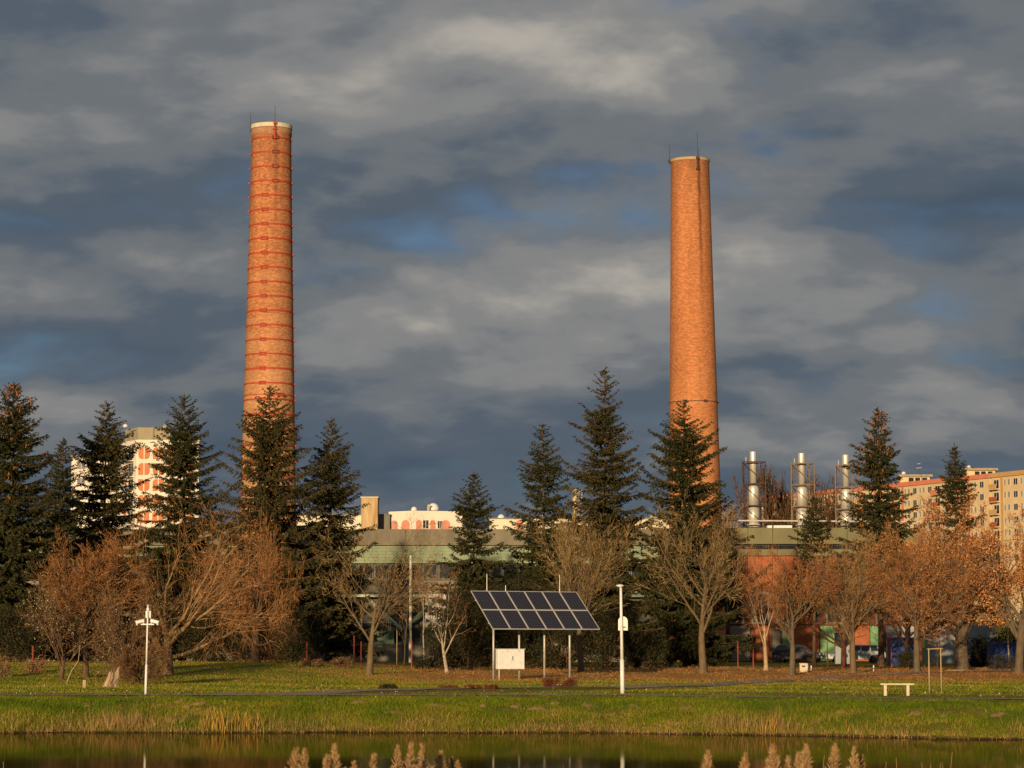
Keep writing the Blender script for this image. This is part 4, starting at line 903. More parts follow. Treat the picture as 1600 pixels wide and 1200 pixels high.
bush(487, 150, 40, 1030, 'small brown dry shrub by a red fence post', 76, drygr, 2500, .07, 'low_shrub', GRP); bush(534, 150, 34, 1026, 'dry brown shrub on the grass behind the lone leafless tree', 77, drygr, 2500, .07, 'low_shrub', GRP)
bush(52, 138, 44, 1028, 'brown dry shrub around the leftmost red fence post', 78, drygr, 2800, .07, 'low_shrub', GRP); bush(-2, 132, 40, 1020, 'brown shrub cut off at the pond meadow edge', 79, drygr, 2800, .07, 'low_shrub', GRP)
bush(1572, 160, 60, 1022, 'low scrub at the foot of the bright blue container', 89, ever, 2600, .1, 'low_shrub', GRP); bush(1418, 165, 30, 1014, 'low green bush in front of the dark blue container', 80, ever, 3000, .1, 'low_shrub', GRP)

# ------------------------------------------------------------------ objects on the lawn
wpaint = mat('white_paint', (.76, .75, .70), (.64, .63, .58), scale=4, rough=.5)
galv = mat('galvanised', (.50, .47, .40), (.40, .37, .31), scale=4, rough=.45, metal=.3)
# solar array: 12 panels tilted 36 degrees, turned 25 degrees to the right
YP = 137.0; g = foot(832, YP)
sa = thing('solar_array', 'tilted array of twelve dark solar panels on four slim posts', 'solar panels', g, rz=R(25))
cell = bpy.data.materials.new('solar_cells'); cell.use_nodes = True
def cell_nodes(m):
    t = m.node_tree; b = t.nodes['Principled BSDF']; b.inputs['Roughness'].default_value = .3; b.inputs['Specular IOR Level'].default_value = .12
    tcn = t.nodes.new('ShaderNodeTexCoord'); br = t.nodes.new('ShaderNodeTexBrick'); br.offset = 0; br.inputs['Scale'].default_value = 1
    br.inputs['Brick Width'].default_value = .157; br.inputs['Row Height'].default_value = .160; br.inputs['Mortar Size'].default_value = .011
    br.inputs['Color1'].default_value = (.010, .010, .022, 1); br.inputs['Color2'].default_value = (.015, .014, .030, 1); br.inputs['Mortar'].default_value = (.085, .083, .09, 1)
    t.links.new(tcn.outputs['Object'], br.inputs['Vector']); t.links.new(br.outputs['Color'], b.inputs['Base Color'])
cell_nodes(cell)
top_mid = at(837, 953.5, YP).z - g.z
tilt = R(36); pw, ph_ = .99, 1.65
fr = MB()
for a in ((0, pw, 0, .035), (0, pw, ph_ - .035, ph_), (0, .035, .035, ph_ - .035), (pw - .035, pw, .035, ph_ - .035)): fr.bx(a[0], a[1], a[2], a[3], -.02, .02)
fr_me = fr.mesh('panel_frame'); fr_me.materials.append(mat('panel_aluminium', (.62, .58, .50), (.5, .47, .41), rough=.4, metal=.3))
ce_me = MB().bx(.03, pw - .03, .03, ph_ - .03, -.012, .008).mesh('cells'); ce_me.materials.append(cell)
dxs = at(837, 953, YP).x - g.x
for r_ in range(2):
    for c in range(6):
        pnl = bpy.data.objects.new('panel', fr_me); COL.objects.link(pnl); pnl.parent = sa
        v = (r_ - 1) * (ph_ + .02) + .01
        pnl.location = (dxs + (c - 3) * (pw + .012), v * math.cos(tilt), top_mid + v * math.sin(tilt)); pnl.rotation_euler = (tilt, 0, 0)
        cc = bpy.data.objects.new('cells', ce_me); COL.objects.link(cc); cc.parent = pnl
for yy in (-1.0, 1.0):
    MB().bx(dxs - 3.0, dxs + 3.0, yy * math.cos(tilt) - .03, yy * math.cos(tilt) + .03, top_mid + yy * math.sin(tilt) - .13, top_mid + yy * math.sin(tilt) - .05).build('rail', galv, sa)
posts = []
for px in (772.5, 812.5, 852, 892):
    u = (at(px, 1000, YP).x - g.x) / math.cos(R(25)); gg = gz(g.x + u * math.cos(R(25)), YP + u * math.sin(R(25))) - g.z
    MB().cyl((u, .1, gg - .1), (u, .1, top_mid + .0), .055, .055, 10).build('post', galv, sa, True); posts.append(u)
    MB().cyl((u, .1, top_mid - .3), (u, -.85 * math.cos(tilt), top_mid - .85 * math.sin(tilt) - .12), .03, .03, 6).build('strut', galv, sa)
for px, l in ((761, .85), (790, .28), (875, .85)):
    u = (at(px, 930, YP + 1.3).x - g.x + 1.35 * math.sin(R(25))) / math.cos(R(25)); MB().cyl((u, 1.35, top_mid + .9), (u, 1.35, top_mid + 1.0 + l), .022, .014, 6).build('rod', galv, sa)
# cabinet hung between the first two posts
u0, u1 = posts[0] + .08, posts[1] + .1; cw = u1 - u0
cb = thing('electric_cabinet', 'white two-door electrical cabinet mounted under the solar panels', 'cabinet', (g.x + u0 * math.cos(R(25)), YP + u0 * math.sin(R(25)), g.z), rz=R(25))
zc0 = at(790, 1045.5, YP).z - g.z; zc1 = at(790, 1014.5, YP).z - g.z
bevel(MB().bx(0, cw, -.30, .02, zc0, zc1).build('housing', wpaint, cb), .012)
for k in range(2):
    d = bevel(MB().bx(cw * (k * .5) + .02, cw * (k * .5 + .5) - .008, -.325, -.303, zc0 + .02, zc1 - .02).build('door', wpaint, cb), .006)
    if k == 1: MB().bx(cw * .5 + .05, cw * .5 + .085, -.345, -.326, zc0 + .45, zc0 + .66).build('handle', darkiron, d)
    xw = cw * (.38 if k == 0 else .80)
    MB().prism([(xw - .06, zc1 - .13), (xw + .06, zc1 - .13), (xw, zc1 - .03)], -.330, -.3255).build('warning_label', mat('warning_yellow', (.75, .5, .04), (.65, .42, .03), rough=.5), d)
MB().bx(-.03, cw + .03, -.36, .03, zc1 + .002, zc1 + .025).build('top_cover', wpaint, cb)
MB().cyl((.12, -.15, -.1), (.12, -.15, zc0), .035, .035, 8).build('leg', galv, cb)

# lamp post with a white rounded board
g = foot(972.5, 97); s_ = 97 / F
lp = thing('park_lamp', 'slim white lamp post carrying a small rounded white board', 'lamp post', g); h = at(971, 918, 97).z - g.z
lean = (at(970, 918, 97).x - g.x) / h
MB().cyl((0, 0, -.1), (lean * 1.2, 0, 1.2), .080, .074, 14).build('base_tube', wpaint, lp, True)
MB().cyl((lean * 1.2, 0, 1.2), (lean * h, 0, h), .060, .045, 14).build('pole', wpaint, lp, True)
hd = MB().lathe([(.02, h), (.06, h + .02), (.15, h + .06), (.14, h + .085), (.05, h + .11), (.02, h + .12)], 16, c=(lean * h - .03, -.02, 0)).build('lamp_head', wpaint, lp, True)
MB().lathe([(.10, h + .02), (.10, h + .055)], 14, c=(lean * h - .03, -.02, 0)).build('lens', galv, hd)
zb0, zb1 = at(973, 985, 97).z - g.z, at(973, 963, 97).z - g.z; cx = at(973.5, 975, 97).x - g.x
pts = [(cx - .17, zb0), (cx + .17, zb0), (cx + .17, zb1 - .17)] + [(cx + .17 * math.cos(R(a)), zb1 - .17 + .17 * math.sin(R(a))) for a in range(15, 180, 15)] + [(cx - .17, zb1 - .17)]
bd = MB().prism(pts, .07, .10).build('board', wpaint, lp)
for z in (zb0 + .12,): MB().bx(cx - .07, cx + .07, -.078, .069, z, z + .022).build('clamp', mat('brass', (.35, .24, .10), (.25, .17, .07), rough=.5), bd)

# camera pole
g = foot(228, 91.5); Yc_ = 91.5
cp = thing('camera_pole', 'white pole with two surveillance cameras by the pond path', 'camera pole', g); h = at(231, 945, Yc_).z - g.z
lean = (at(231.3, 945, Yc_).x - g.x) / h; X = lambda z: lean * z
MB().cyl((X(-.1), 0, -.1), (X(1.05), 0, 1.05), .042, .042, 12).build('base_tube', wpaint, cp, True)
MB().cyl((X(1.05), 0, 1.052), (X(h), 0, h), .032, .026, 12).build('pole', wpaint, cp, True)
zc_ = at(229, 975.5, Yc_).z - g.z
MB().bx(X(zc_) - .22, X(zc_) + .22, -.025, .025, zc_ - .02, zc_ + .02).build('bracket', wpaint, cp)
for s2 in (-1, 1):
    ca = MB().box((0, 0, 0), (.30, .10, .10)).build('camera', wpaint, cp); bevel(ca, .02, 2); ca.location = (X(zc_) + s2 * .25, -.04, zc_ + .09); ca.rotation_euler = (0, s2 * R(14), R(-12) * s2)
    MB().bx(-.17, .17, -.065, .065, .052, .062).build('sunshield', wpaint, ca)
    MB().cyl((s2 * .12, 0, -.05), (s2 * .12, 0, -.09), .03, .03, 8).build('infrared_lamp', wpaint, ca)
    MB().cyl((s2 * .151, 0, 0), (s2 * .156, 0, 0), .035, .035, 10).build('lens', glassd, ca)
    MB().cyl((-s2 * .11, 0, -.05), (-s2 * .11, 0, -.10), .02, .02, 6).build('mount', wpaint, ca)
za = at(230, 960, Yc_).z - g.z
for dx in (-.04, .085): bevel(MB().bx(X(za) + dx - .028, X(za) + dx + .028, -.06, .06, za - .12, za + .12).build('antenna_box', wpaint, cp), .012)
MB().lathe([(.02, h - .22), (.052, h - .18), (.052, h - .12), (.02, h - .08)], 10, c=(X(h - .1), 0, 0)).build('knob', wpaint, cp, True)

# stone bench
g = foot(1400, 91.8); s_ = 91.8 / F
bn = thing('stone_bench', 'backless cream bench with slab seat and two block legs', 'bench', g, rz=R(-4)); W2 = 50 * s_ / 2
stone = mat('cream_stone', (.60, .52, .36), (.48, .41, .28), scale=6, rough=.85, bump=.2)
bevel(MB().bx(-W2, W2 + .05, -.19, .19, .36, .415).build('seat', stone, bn), .012)
for s2 in (-1, 1): bevel(MB().bx(s2 * .38 - .05, s2 * .38 + .05, -.17, .17, -.08, .358).build('leg', stone, bn), .01)
# litter bin and markers
g = foot(1257, 153)
lb = thing('litter_bin', 'square concrete litter bin beside a leafless trunk', 'litter bin', g, rz=R(-10))
bevel(MB().bx(-.26, .26, -.22, .22, -.05, .46).build('box', stone, lb), .02); MB().bx(-.14, .06, -.228, -.221, .28, .37).build('opening', glassd, lb)
bevel(MB().bx(-.28, .28, -.24, .24, .462, .50).build('lid', stone, lb), .01)
for px, l in ((1267.5, 'short white marker post beside the litter bin'), (1365, 'short white marker post in the leaf litter near the blue container')):
    g = foot(px, 156); m_ = thing('marker_post', l, 'marker post', g, group='short white marker posts')
    MB().cyl((0, 0, -.05), (0, 0, .34), .035, .035, 8).build('post', wpaint, m_); MB().lathe([(.037, .12), (.037, .18)], 8).build('band', darkiron, m_)
# staked young trees
wood = mat('stake_wood', (.44, .33, .17), (.33, .24, .12), scale=6, stretch=(1, 1, .3), rough=.85)
def stakes(pxs, foots, ytop, Y, label, bar=True):
    g = foot(pxs[0], Y); t = thing('tree_stakes', label, 'tree stakes', g); h = at(pxs[0], ytop, Y).z - g.z; w_ = (pxs[1] - pxs[0]) * Y / F
    MB().cyl((0, 0, -.1), (0, 0, h), .024, .022, 8).build('stake', wood, t, True); MB().cyl((w_ + .03, .35, -.1), (w_ - .02, .1, h), .022, .020, 8).build('stake', wood, t, True)
    if bar: MB().cyl((-.06, .03, h - .03), (w_ + .05, .13, h), .018, .018, 6).build('crossbar', wood, t)
    return t, g, w_
t, g, w_ = stakes((1451.5, 1471.5), 0, 1013, 98, 'pair of wooden stakes with crossbar beside the stone bench')
bare_tree(1462, 99, (1446, 1480, 985), 'thin young sapling tied between two wooden stakes', 81, bk_b, tw_b, dict(kids=[5, 4, 3, 0, 0], trunk=1.7, r=.018, limb=.6, rmin=.004, seg=[.3, .15, .12, .1, .1]), name='sapling', group=None)
t, g, w_ = stakes((620, 642), 0, 985, 172, 'two leaning pale stakes in front of the hall wall', False)
bare_tree(631, 172, (612, 652, 900), 'thin young tree between pale stakes in front of the hall', 82, bk_b, tw_b, dict(kids=[6, 5, 4, 1, 0], trunk=2.6, r=.05, limb=1.4), name='sapling', group=None)
bare_tree(664, 170, (648, 682, 880), 'crooked thin white birch sapling near the hall wall', 83, bk_w, tw_r, dict(kids=[5, 5, 4, 1, 0], trunk=3.2, r=.06, limb=1.4, wob=[.12, .1, .1, .1, .1]), name='birch_tree', group=None)
# stump and stake on the left
g = foot(170, 111); st = thing('tree_stump', 'jagged grey split tree stump on the lawn', 'tree stump', g)
rng = np.random.default_rng(5); vs = []; fs = []; n = 18
for j, (r_, z) in enumerate(((.36, -.1), (.33, .08), (.28, .25), (.26, .40), (.20, .52))):
    for k in range(n):
        a = 2 * math.pi * k / n; rr_ = r_ * (1 + .22 * math.sin(3 * a + 1) + rng.normal(0, .07)); vs.append((rr_ * math.cos(a) + .05 * j, rr_ * math.sin(a) * .8, z + (rng.uniform(-.22, .28) + .12 * math.cos(a) if j == 4 else 0)))
for j in range(4):
    for k in range(n): fs.append((j * n + k, j * n + (k + 1) % n, (j + 1) * n + (k + 1) % n, (j + 1) * n + k))
vs.append((.2, 0, .45)); fs += [(4 * n + k, 4 * n + (k + 1) % n, 5 * n) for k in range(n)]
MB().add(vs, fs).build('wood', mat('weathered_wood', (.52, .37, .23), (.13, .08, .045), scale=5, stretch=(1.5, 1.5, .5), rough=.9, bump=.6, detail=8), st)
g = foot(132.5, 107); tag(bevel(MB().box((0, 0, .13), (.13, .13, .36)).build('short_stake', wood, loc=g), .01), 'short square wooden stake standing in the lawn', 'stake')
g = foot(104, 122)
tag(MB().cyl((0, 0, -.05), (.18, .1, .5), .02, .018, 6).cyl((.18, .1, .5), (.5, .15, 1.0), .018, .015, 6).cyl((.5, .15, 1.0), (.56, .2, 1.7), .015, .008, 6).build('fallen_branch', bk_w, loc=g), 'pale curved dead branch leaning by the short stake', 'branch')
g = foot(1492, 152); tag(flatfix(MB().box((0, 0, .02), (1.0, .35, .12), .1).build('flat_stone', mat('dull_stone', (.30, .23, .15), (.20, .155, .10), scale=5, rough=.9, bump=.4), loc=g)), 'dull flat stone lying at the oak foot', 'stone')
# fence posts
ironred = mat('fence_red', (.26, .035, .02), (.16, .03, .02), scale=5, rough=.7)
def fpost(px, yt, Y, label):
    g = foot(px, Y); t = thing('fence_post', label, 'fence post', g, group='red iron fence posts'); h = at(px, yt, Y).z - g.z
    MB().bx(-.035, .035, -.035, .035, -.1, h).build('post', ironred, t); MB().bx(-.045, .045, -.045, .045, h + .001, h + .03).build('cap', ironred, t)
for a in ((51, 1010, 150, 'red fence post standing in the brown shrub far from the camera pole'), (479, 1004, 158, 'red fence post by the dry shrub near the banded chimney'), (553, 994, 170, 'red fence post farther back, left of the lone leafless tree'),
          (564, 1003, 158, 'red fence post just left of the lone leafless tree trunk'), (643, 1002, 158, 'red fence post beside the pale stakes'), (1027, 1000, 176, 'red fence post right of the white lamp post'), (1153, 1002, 172, 'red fence post left of the pale-stemmed leaning tree'),
          (1177, 1000, 164, 'red fence post just left of the pale leaning stem'), (1293, 1003, 172, 'red fence post in front of the green wall panel'), (1319, 1000, 166, 'red fence post in front of the grey cabinet by the car'), (1393, 990, 166, 'tall red fence post between the trunks near the blue container')):
    fpost(*a)
# grey cabinet, car, containers behind the fence
YV = 214.0
g = foot(1316, YV - 6); t = thing('switch_cabinet', 'tall light grey street cabinet in front of the parked car', 'cabinet', g); h = at(1316, 990, YV - 6).z - g.z
bevel(MB().bx(-.55, .55, -.3, .3, 0, h).build('housing', greyp, t), .02); MB().bx(-.6, .6, -.35, .35, h + .002, h + .06).build('top_cover', galv, t); d = MB().bx(-.05, .5, -.315, -.301, .12, h - .08).build('door', greyp, t); MB().bx(.3, .4, -.33, -.316, .5, .75).build('handle', darkiron, d)
def car(px, Y, Ln, label, paint, rz=0.0):
    g = foot(px, Y); t = thing('parked_car', label, 'car', g, rz=rz); s = Ln / 4.5; w_ = .88
    side = [(-2.2, .35), (-2.25, .6), (-2.2, .78), (-1.4, .92), (-1.1, .95), (1.95, .98), (2.2, .9), (2.25, .6), (2.2, .35), (1.85, .32), (1.78, .55), (1.6, .67), (1.25, .67), (1.07, .55), (1.0, .3), (-1.0, .3), (-1.07, .55), (-1.25, .67), (-1.6, .67), (-1.78, .55), (-1.85, .32)]
    b = MB().prism([(x * s, z) for x, z in side][::-1], -w_, w_).build('body', paint, t); bevel(b, .05, 2)
    cab = [(-1.15, .955), (-.45, 1.42), (-.2, 1.47), (1.5, 1.46), (1.75, 1.38), (2.1, .985)]
    vs = [(x * s, -w_ + .06 + (.12 if z > 1.1 else 0), z) for x, z in cab] + [(x * s, w_ - .06 - (.12 if z > 1.1 else 0), z) for x, z in cab]; m = len(cab)
    c = MB().add(vs, [tuple(range(m)), tuple(range(m, 2 * m))[::-1]] + [(k, m + k, m + (k + 1) % m, (k + 1) % m) for k in range(m)]).build('cabin', paint, t); bevel(c, .04, 2)
    for x0, x1, x2, x3 in ((-.88, -.38, .28, .28), (.36, .36, 1.0, 1.0), (1.08, 1.08, 1.48, 1.78)):
        MB().add([(x0 * s, -w_ + .045, 1.0), (x3 * s, -w_ + .045, 1.0), (x2 * s, -w_ + .165, 1.38), (x1 * s, -w_ + .165, 1.38)], [(0, 1, 2, 3)]).build('window', glassd, c)
    for x in (-1.43, 1.43):
        for y in (-w_ + .09, w_ - .09):
            wo_ = MB().lathe([(.20, -.1), (.31, -.1), (.33, -.06), (.33, .06), (.31, .1), (.20, .1)], 20).build('wheel', darkiron, t); wo_.location = (x * s, y, .33); wo_.rotation_euler = (R(90), 0, 0)
            MB().lathe([(.205, .04), (.2, .09), (.05, .07), (.03, .08)], 16).build('rim', galv, wo_)
    for x, m_, nm in ((-2.215, dome_m, 'headlight'), (2.21, mat('tail_red', (.4, .02, .015), (.3, .02, .012), rough=.3), 'tail_light')):
        for y in (-.68, .68): MB().box((x * s, y, .70), (.08, .28, .15)).build(nm, m_, t)
    MB().box((-2.27 * s, 0, .45), (.03, .5, .12)).build('number_plate', dome_m, t)
    for k, x in enumerate((-.35, .62)): MB().box((x * s, -w_ - .012, .86), (.16, .02, .03)).build('door_handle', darkiron, t)
    return t
car(1337, YV, 4.6, 'silver-grey estate car parked behind the fence and trees', mat('silver_paint', (.42, .43, .44), (.36, .37, .38), rough=.35, metal=.2, spec=.5))
car(1247, YV + 6, 4.0, 'dark car half hidden behind the trees by the orange wall panel', mat('dark_car_paint', (.03, .03, .035), (.04, .04, .045), rough=.25, spec=.5), R(160))
bluem = mat('blue_steel', (.025, .06, .23), (.018, .04, .15), scale=1, rough=.5)
def container(px0, px1, yt, Y, label):
    g = foot(px0, Y); s_ = Y / F; W_ = (px1 - px0) * s_; h = at(px0, yt, Y).z - g.z; t = thing('container', label, 'container', g, group='blue steel containers')
    MB().bx(0, W_, .1, 2.4, 0, h).build('body', bluem, t)
    for k in range(int(W_ / .35)): MB().bx(.08 + k * .35, .25 + k * .35, .03, .098, .1, h - .1).build('rib', bluem, t)
    MB().bx(-.03, W_ + .03, 0, 2.43, h + .002, h + .1).build('top_rail', bluem, t)
container(1394, 1432, 998, 190, 'dark blue ribbed container behind the twiggy tree'); container(1552, 1592, 1006, 172, 'bright blue low container behind the dark bush')
g = foot(1446, 210); pw_ = thing('panel_wall', 'pale grey panel wall seen between the trunks of the oak', 'wall', g)
for k in range(5): MB().bx(k * 1.1, k * 1.1 + 1.08, 0, .2, 0, at(1446, 975, 210).z - g.z).build('panel', greyp, pw_)
# far-side bits seen through the trees on the left
g = foot(420, 222); t = thing('red_box', 'dull red steel box at the foot of the banded chimney', 'box', g); MB().bx(-.5, .5, -.4, .4, 0, 1.9).build('housing', mat('dull_red', (.22, .02, .015), (.15, .018, .013), rough=.6), t); MB().bx(-.55, .55, -.45, .45, 1.902, 1.98).build('lid', MATS['dull_red'], t)

# ------------------------------------------------------------------ grass, litter, reeds
rng = np.random.default_rng(77)
def blades(x, y, hgt, wid, lean=.5, seed=1, zoff=-.01):
    r = np.random.default_rng(seed); n = len(x); z = terrain(x, y) + zoff; c = np.stack([x, y, z], 1)
    a = r.uniform(0, 6.283, n); d = np.stack([np.cos(a), np.sin(a), 0 * a], 1); la = r.uniform(0, 6.283, n); lv = np.stack([np.cos(la), np.sin(la), 0 * la], 1) * (lean * r.random(n) * hgt)[:, None]
    tip = c + lv; tip[:, 2] += hgt * r.uniform(.6, 1.2, n)
    V = np.stack([c - d * (wid / 2)[:, None], c + d * (wid / 2)[:, None], tip], 1).reshape(-1, 3)
    return V, np.arange(3 * n).reshape(-1, 3)
gr = bpy.data.materials.new('grass'); gr.use_nodes = True
def grass_nodes(m):
    t = m.node_tree; b = t.nodes['Principled BSDF']; LK = t.links.new; b.inputs['Roughness'].default_value = .8; b.inputs['Specular IOR Level'].default_value = .1
    g = t.nodes.new('ShaderNodeNewGeometry')
    def nz(s, d): 
        n = t.nodes.new('ShaderNodeTexNoise'); n.inputs['Scale'].default_value = s; n.inputs['Detail'].default_value = d; LK(g.outputs['Position'], n.inputs['Vector']); return n.outputs[0]
    def rp(f, st):
        n = t.nodes.new('ShaderNodeValToRGB')
        while len(n.color_ramp.elements) < len(st): n.color_ramp.elements.new(.5)
        for e, (p, c) in zip(n.color_ramp.elements, st): e.position = p; e.color = (*c, 1)
        LK(f, n.inputs[0]); return n.outputs[0]
    ad = t.nodes.new('ShaderNodeMath'); ad.operation = 'MULTIPLY_ADD'; LK(g.outputs['Random Per Island'], ad.inputs[0]); ad.inputs[1].default_value = .30
    sc_ = t.nodes.new('ShaderNodeMath'); sc_.operation = 'MULTIPLY_ADD'; LK(nz(.55, 6), sc_.inputs[0]); sc_.inputs[1].default_value = 1.15; sc_.inputs[2].default_value = -.24; LK(sc_.outputs[0], ad.inputs[2])
    spz = t.nodes.new('ShaderNodeSeparateXYZ'); LK(g.outputs['Position'], spz.inputs[0])
    def mr(v, a, b_, c_, d_):
        n = t.nodes.new('ShaderNodeMapRange'); n.inputs[1].default_value = a; n.inputs[2].default_value = b_; n.inputs[3].default_value = c_; n.inputs[4].default_value = d_; LK(v, n.inputs[0]); return n.outputs[0]
    up = t.nodes.new('ShaderNodeMath'); up.operation = 'MULTIPLY'; LK(mr(spz.outputs[2], .30, .75, +.01, .12), up.inputs[0]); LK(mr(spz.outputs[1], 96, 88, .25, 1), up.inputs[1])   # drier near the water, lush on the bank top
    sb = t.nodes.new('ShaderNodeMath'); sb.operation = 'SUBTRACT'; LK(ad.outputs[0], sb.inputs[0]); LK(up.outputs[0], sb.inputs[1])
    c = rp(sb.outputs[0], [(.18, (.056, .100, .004)), (.36, (.110, .148, .006)), (.54, (.185, .175, .010)), (.68, (.26, .19, .045)), (.88, (.36, .23, .09))])
    LK(c, b.inputs['Base Color'])
grass_nodes(gr)
def fld(n, x0, x1, y0, y1): return rng.uniform(x0, x1, n), rng.uniform(y0, y1, n)
# bank: from the waterline to just past the path
nB = 210000; x = rng.uniform(-21, 21, nB); y = shore(x) + rng.uniform(.02, 9.5, nB) ** 1.0
onp = np.abs(y - (88.3 - 7 * sstep(1, 17, x))) < .85
bare = (np.sin(x * 1.9 + 2 * np.sin(y * 1.3)) + np.sin(y * 2.7 + x * .7) + np.sin(x * .53 + 1)) > 1.75
k = ~onp & ~(bare & (rng.random(nB) < .85)); x, y = x[k], y[k]
near = np.clip(((88.3 - 7 * sstep(1, 17, x)) - y) / 2.2, .12, 1); V1 = blades(x, y, rng.uniform(.04, .13, len(x)) * np.where(y < 88.3 - 7 * sstep(1, 17, x), near, .5), rng.uniform(.012, .03, len(x)), .8, 1)
# lawn behind the path
nL = 170000; y = 84 + 76 * rng.random(nL) ** .8; x = rng.uniform(-1, 1, nL) * (y * .205 + 3)
onp = np.abs(y - (88.3 - 7 * sstep(1, 17, x))) < .9
p2y = np.interp(x, [p[0] for p in PATH2], [p[1] for p in PATH2]); onp |= (np.abs(y - p2y) < 1.6) & (x > -9)
litter = sstep(120, 140, y) * sstep(-8, -4, x) * .9
k = ~onp & (rng.random(nL) > litter) & (y > shore(x) + 6); x, y = x[k], y[k]
p2y = np.interp(x, P2X, P2Y); dd = p2y - y; hs = np.where((dd > 0) & (dd < 9) & (x > -9.5), np.clip(dd / 9, .22, 1), 1) * np.clip((y - 85) / 14, .35, 1)
V2 = blades(x, y, rng.uniform(.04, .10, len(x)) * hs, rng.uniform(.018, .04, len(x)), .8, 2)
V_, f_ = joinm([V1, V2]); stuff(mkobj('grass', mesh_np('grass', V_, f_), gr))['label'] = 'short green lawn grass with dry patches'
# dry grass fringe on the lower bank and at the water
dry = leafmat('dry_grass', (.36, .22, .085), (.22, .15, .045), (.28, .17, .06), scale=1.4, rough=.8)
nD = 15000; x = rng.uniform(-21, 21, nD); tt = rng.gamma(1.1, .75, nD) + .0; y = shore(x) + tt
k = (rng.random(nD) < .10 + .62 * (np.sin(x * .8) + np.sin(x * 2.3 + 1) + .6 * np.sin(x * 5.3) > .30 + .45 * tt)) & (tt < 4.2); x, y, tt = x[k], y[k], tt[k]
VD = blades(x, y, rng.uniform(.06, .20, len(x)) * np.where(tt < .5, 1.1, .7), rng.uniform(.010, .024, len(x)), .55, 3)
# taller tan clumps
cl = []
for px, n, hh in ((175, 900, .75), (190, 700, .6), (215, 900, .65), (40, 300, .6), (1125, 900, .75), (1190, 900, .8), (640, 300, .4), (730, 250, .4), (480, 300, .45), (1320, 250, .5), (1555, 400, .6), (100, 350, .5), (900, 200, .35), (260, 400, .5), (440, 300, .55)):
    c0 = at(px, 1120, 82).x; n = n // 3; xx = rng.normal(c0, .42, n); yy = shore(xx) + np.abs(rng.normal(.5, .5, n)) + .05; cl.append(blades(xx, yy, rng.uniform(.35, 1.0, n) * hh * .8, rng.uniform(.008, .018, n), .45, px))
V_, f_ = joinm([VD] + cl); stuff(mkobj('dry_grass', mesh_np('dry_grass', V_, f_), dry))['label'] = 'tan dry grass along the waterline'
# waterline fringe of short broken stalks
nE = 6500; x = rng.uniform(-21, 21, nE); y = shore(x) + rng.uniform(-.10, .22, nE); k = rng.random(nE) < .45 + .5 * (np.sin(x * 1.7) + np.sin(x * 4.1 + 2) > -.3); x, y = x[k], y[k]
VE = blades(x, y, rng.uniform(.03, .16, len(x)), rng.uniform(.010, .026, len(x)), .5, 9); stuff(mkobj('waterline_stalks', mesh_np('waterline_stalks', VE[0], VE[1]), dry))['label'] = 'broken tan stalks standing at the water edge'
# bare earth mounds on the bank
mol = mat('bare_earth', (.26, .16, .07), (.17, .105, .045), scale=6, rough=.95, bump=.6)
for i, (px, t_) in enumerate(((494, 4.4), (555, 4.2), (618, 2.4), (672, 3.9), (684, 3.7), (755, 3.6), (806, 3.4), (838, 3.3), (868, 4.0), (922, 3.5), (915, 3.9), (990, 3.6), (1070, 3.5), (270, 4.3), (306, 4.2), (288, 3.6), (1290, 3.2), (1390, 3.0), (1425, 2.8), (1500, 2.6), (130, 3.4))):
    x0 = at(px, 1110, 84).x; y0 = float(shore(x0)) + t_; r_ = .10 + .11 * ((i * 7) % 5) / 4; vs = []; fs = []
    for j, (q, zz) in enumerate(((1.0, -.03), (.75, .035), (.4, .06), (.08, .065))):
        for k_ in range(14):
            a = 2 * math.pi * k_ / 14; rr_ = r_ * q * (1 + .22 * math.sin(2 * a + i) + .12 * math.sin(5 * a + 2 * i)); xx, yy = rr_ * 1.5 * math.cos(a), rr_ * math.sin(a); vs.append((xx, yy, gz(x0 + xx, y0 + yy) - gz(x0, y0) + zz * (1 + .3 * math.sin(3 * a + i))))
    for j in range(3):
        for k_ in range(14): fs.append((j * 14 + k_, j * 14 + (k_ + 1) % 14, (j + 1) * 14 + (k_ + 1) % 14, (j + 1) * 14 + k_))
    fs.append(tuple(range(42, 56)))
    tag(MB().add(vs, fs).build('earth_mound', mol, smooth=True, loc=(x0, y0, gz(x0, y0))), 'small bare earth mound on the grassy pond bank', 'earth mound', 'bare earth mounds on the bank')
# fallen leaves
lit = leafmat('fallen_leaves', (.36, .18, .06), (.24, .10, .03), (.30, .14, .042), scale=1.5)
nF = 110000; y = rng.uniform(100, 172, nF); x = rng.uniform(-1, 1, nF) * (y * .205 + 3)
dn = sstep(112, 138, y) * (.25 + .75 * sstep(-9, -3, x)) + .06; k = rng.random(nF) < dn * (.55 + .45 * np.sin(x * .9 + y * .2)); x, y = x[k], y[k]
C = np.stack([x, y, terrain(x, y) + rng.uniform(.02, .07, len(x))], 1); V_, f_ = leaves(C, .06, rng, .7)
nW = 1500; y2 = rng.uniform(80, 140, nW); x2 = rng.uniform(-1, 1, nW) * (y2 * .2 + 2); k2 = y2 > shore(x2) + 1; C2 = np.stack([x2, y2, terrain(x2, y2) + .10], 1)[k2]
VW = leaves(C2, .05, rng, .7); V_, f_ = joinm([(V_, f_), VW]); stuff(mkobj('leaf_litter', mesh_np('leaf_litter', V_, f_), lit))['label'] = 'fallen brown and yellow leaves under the trees'
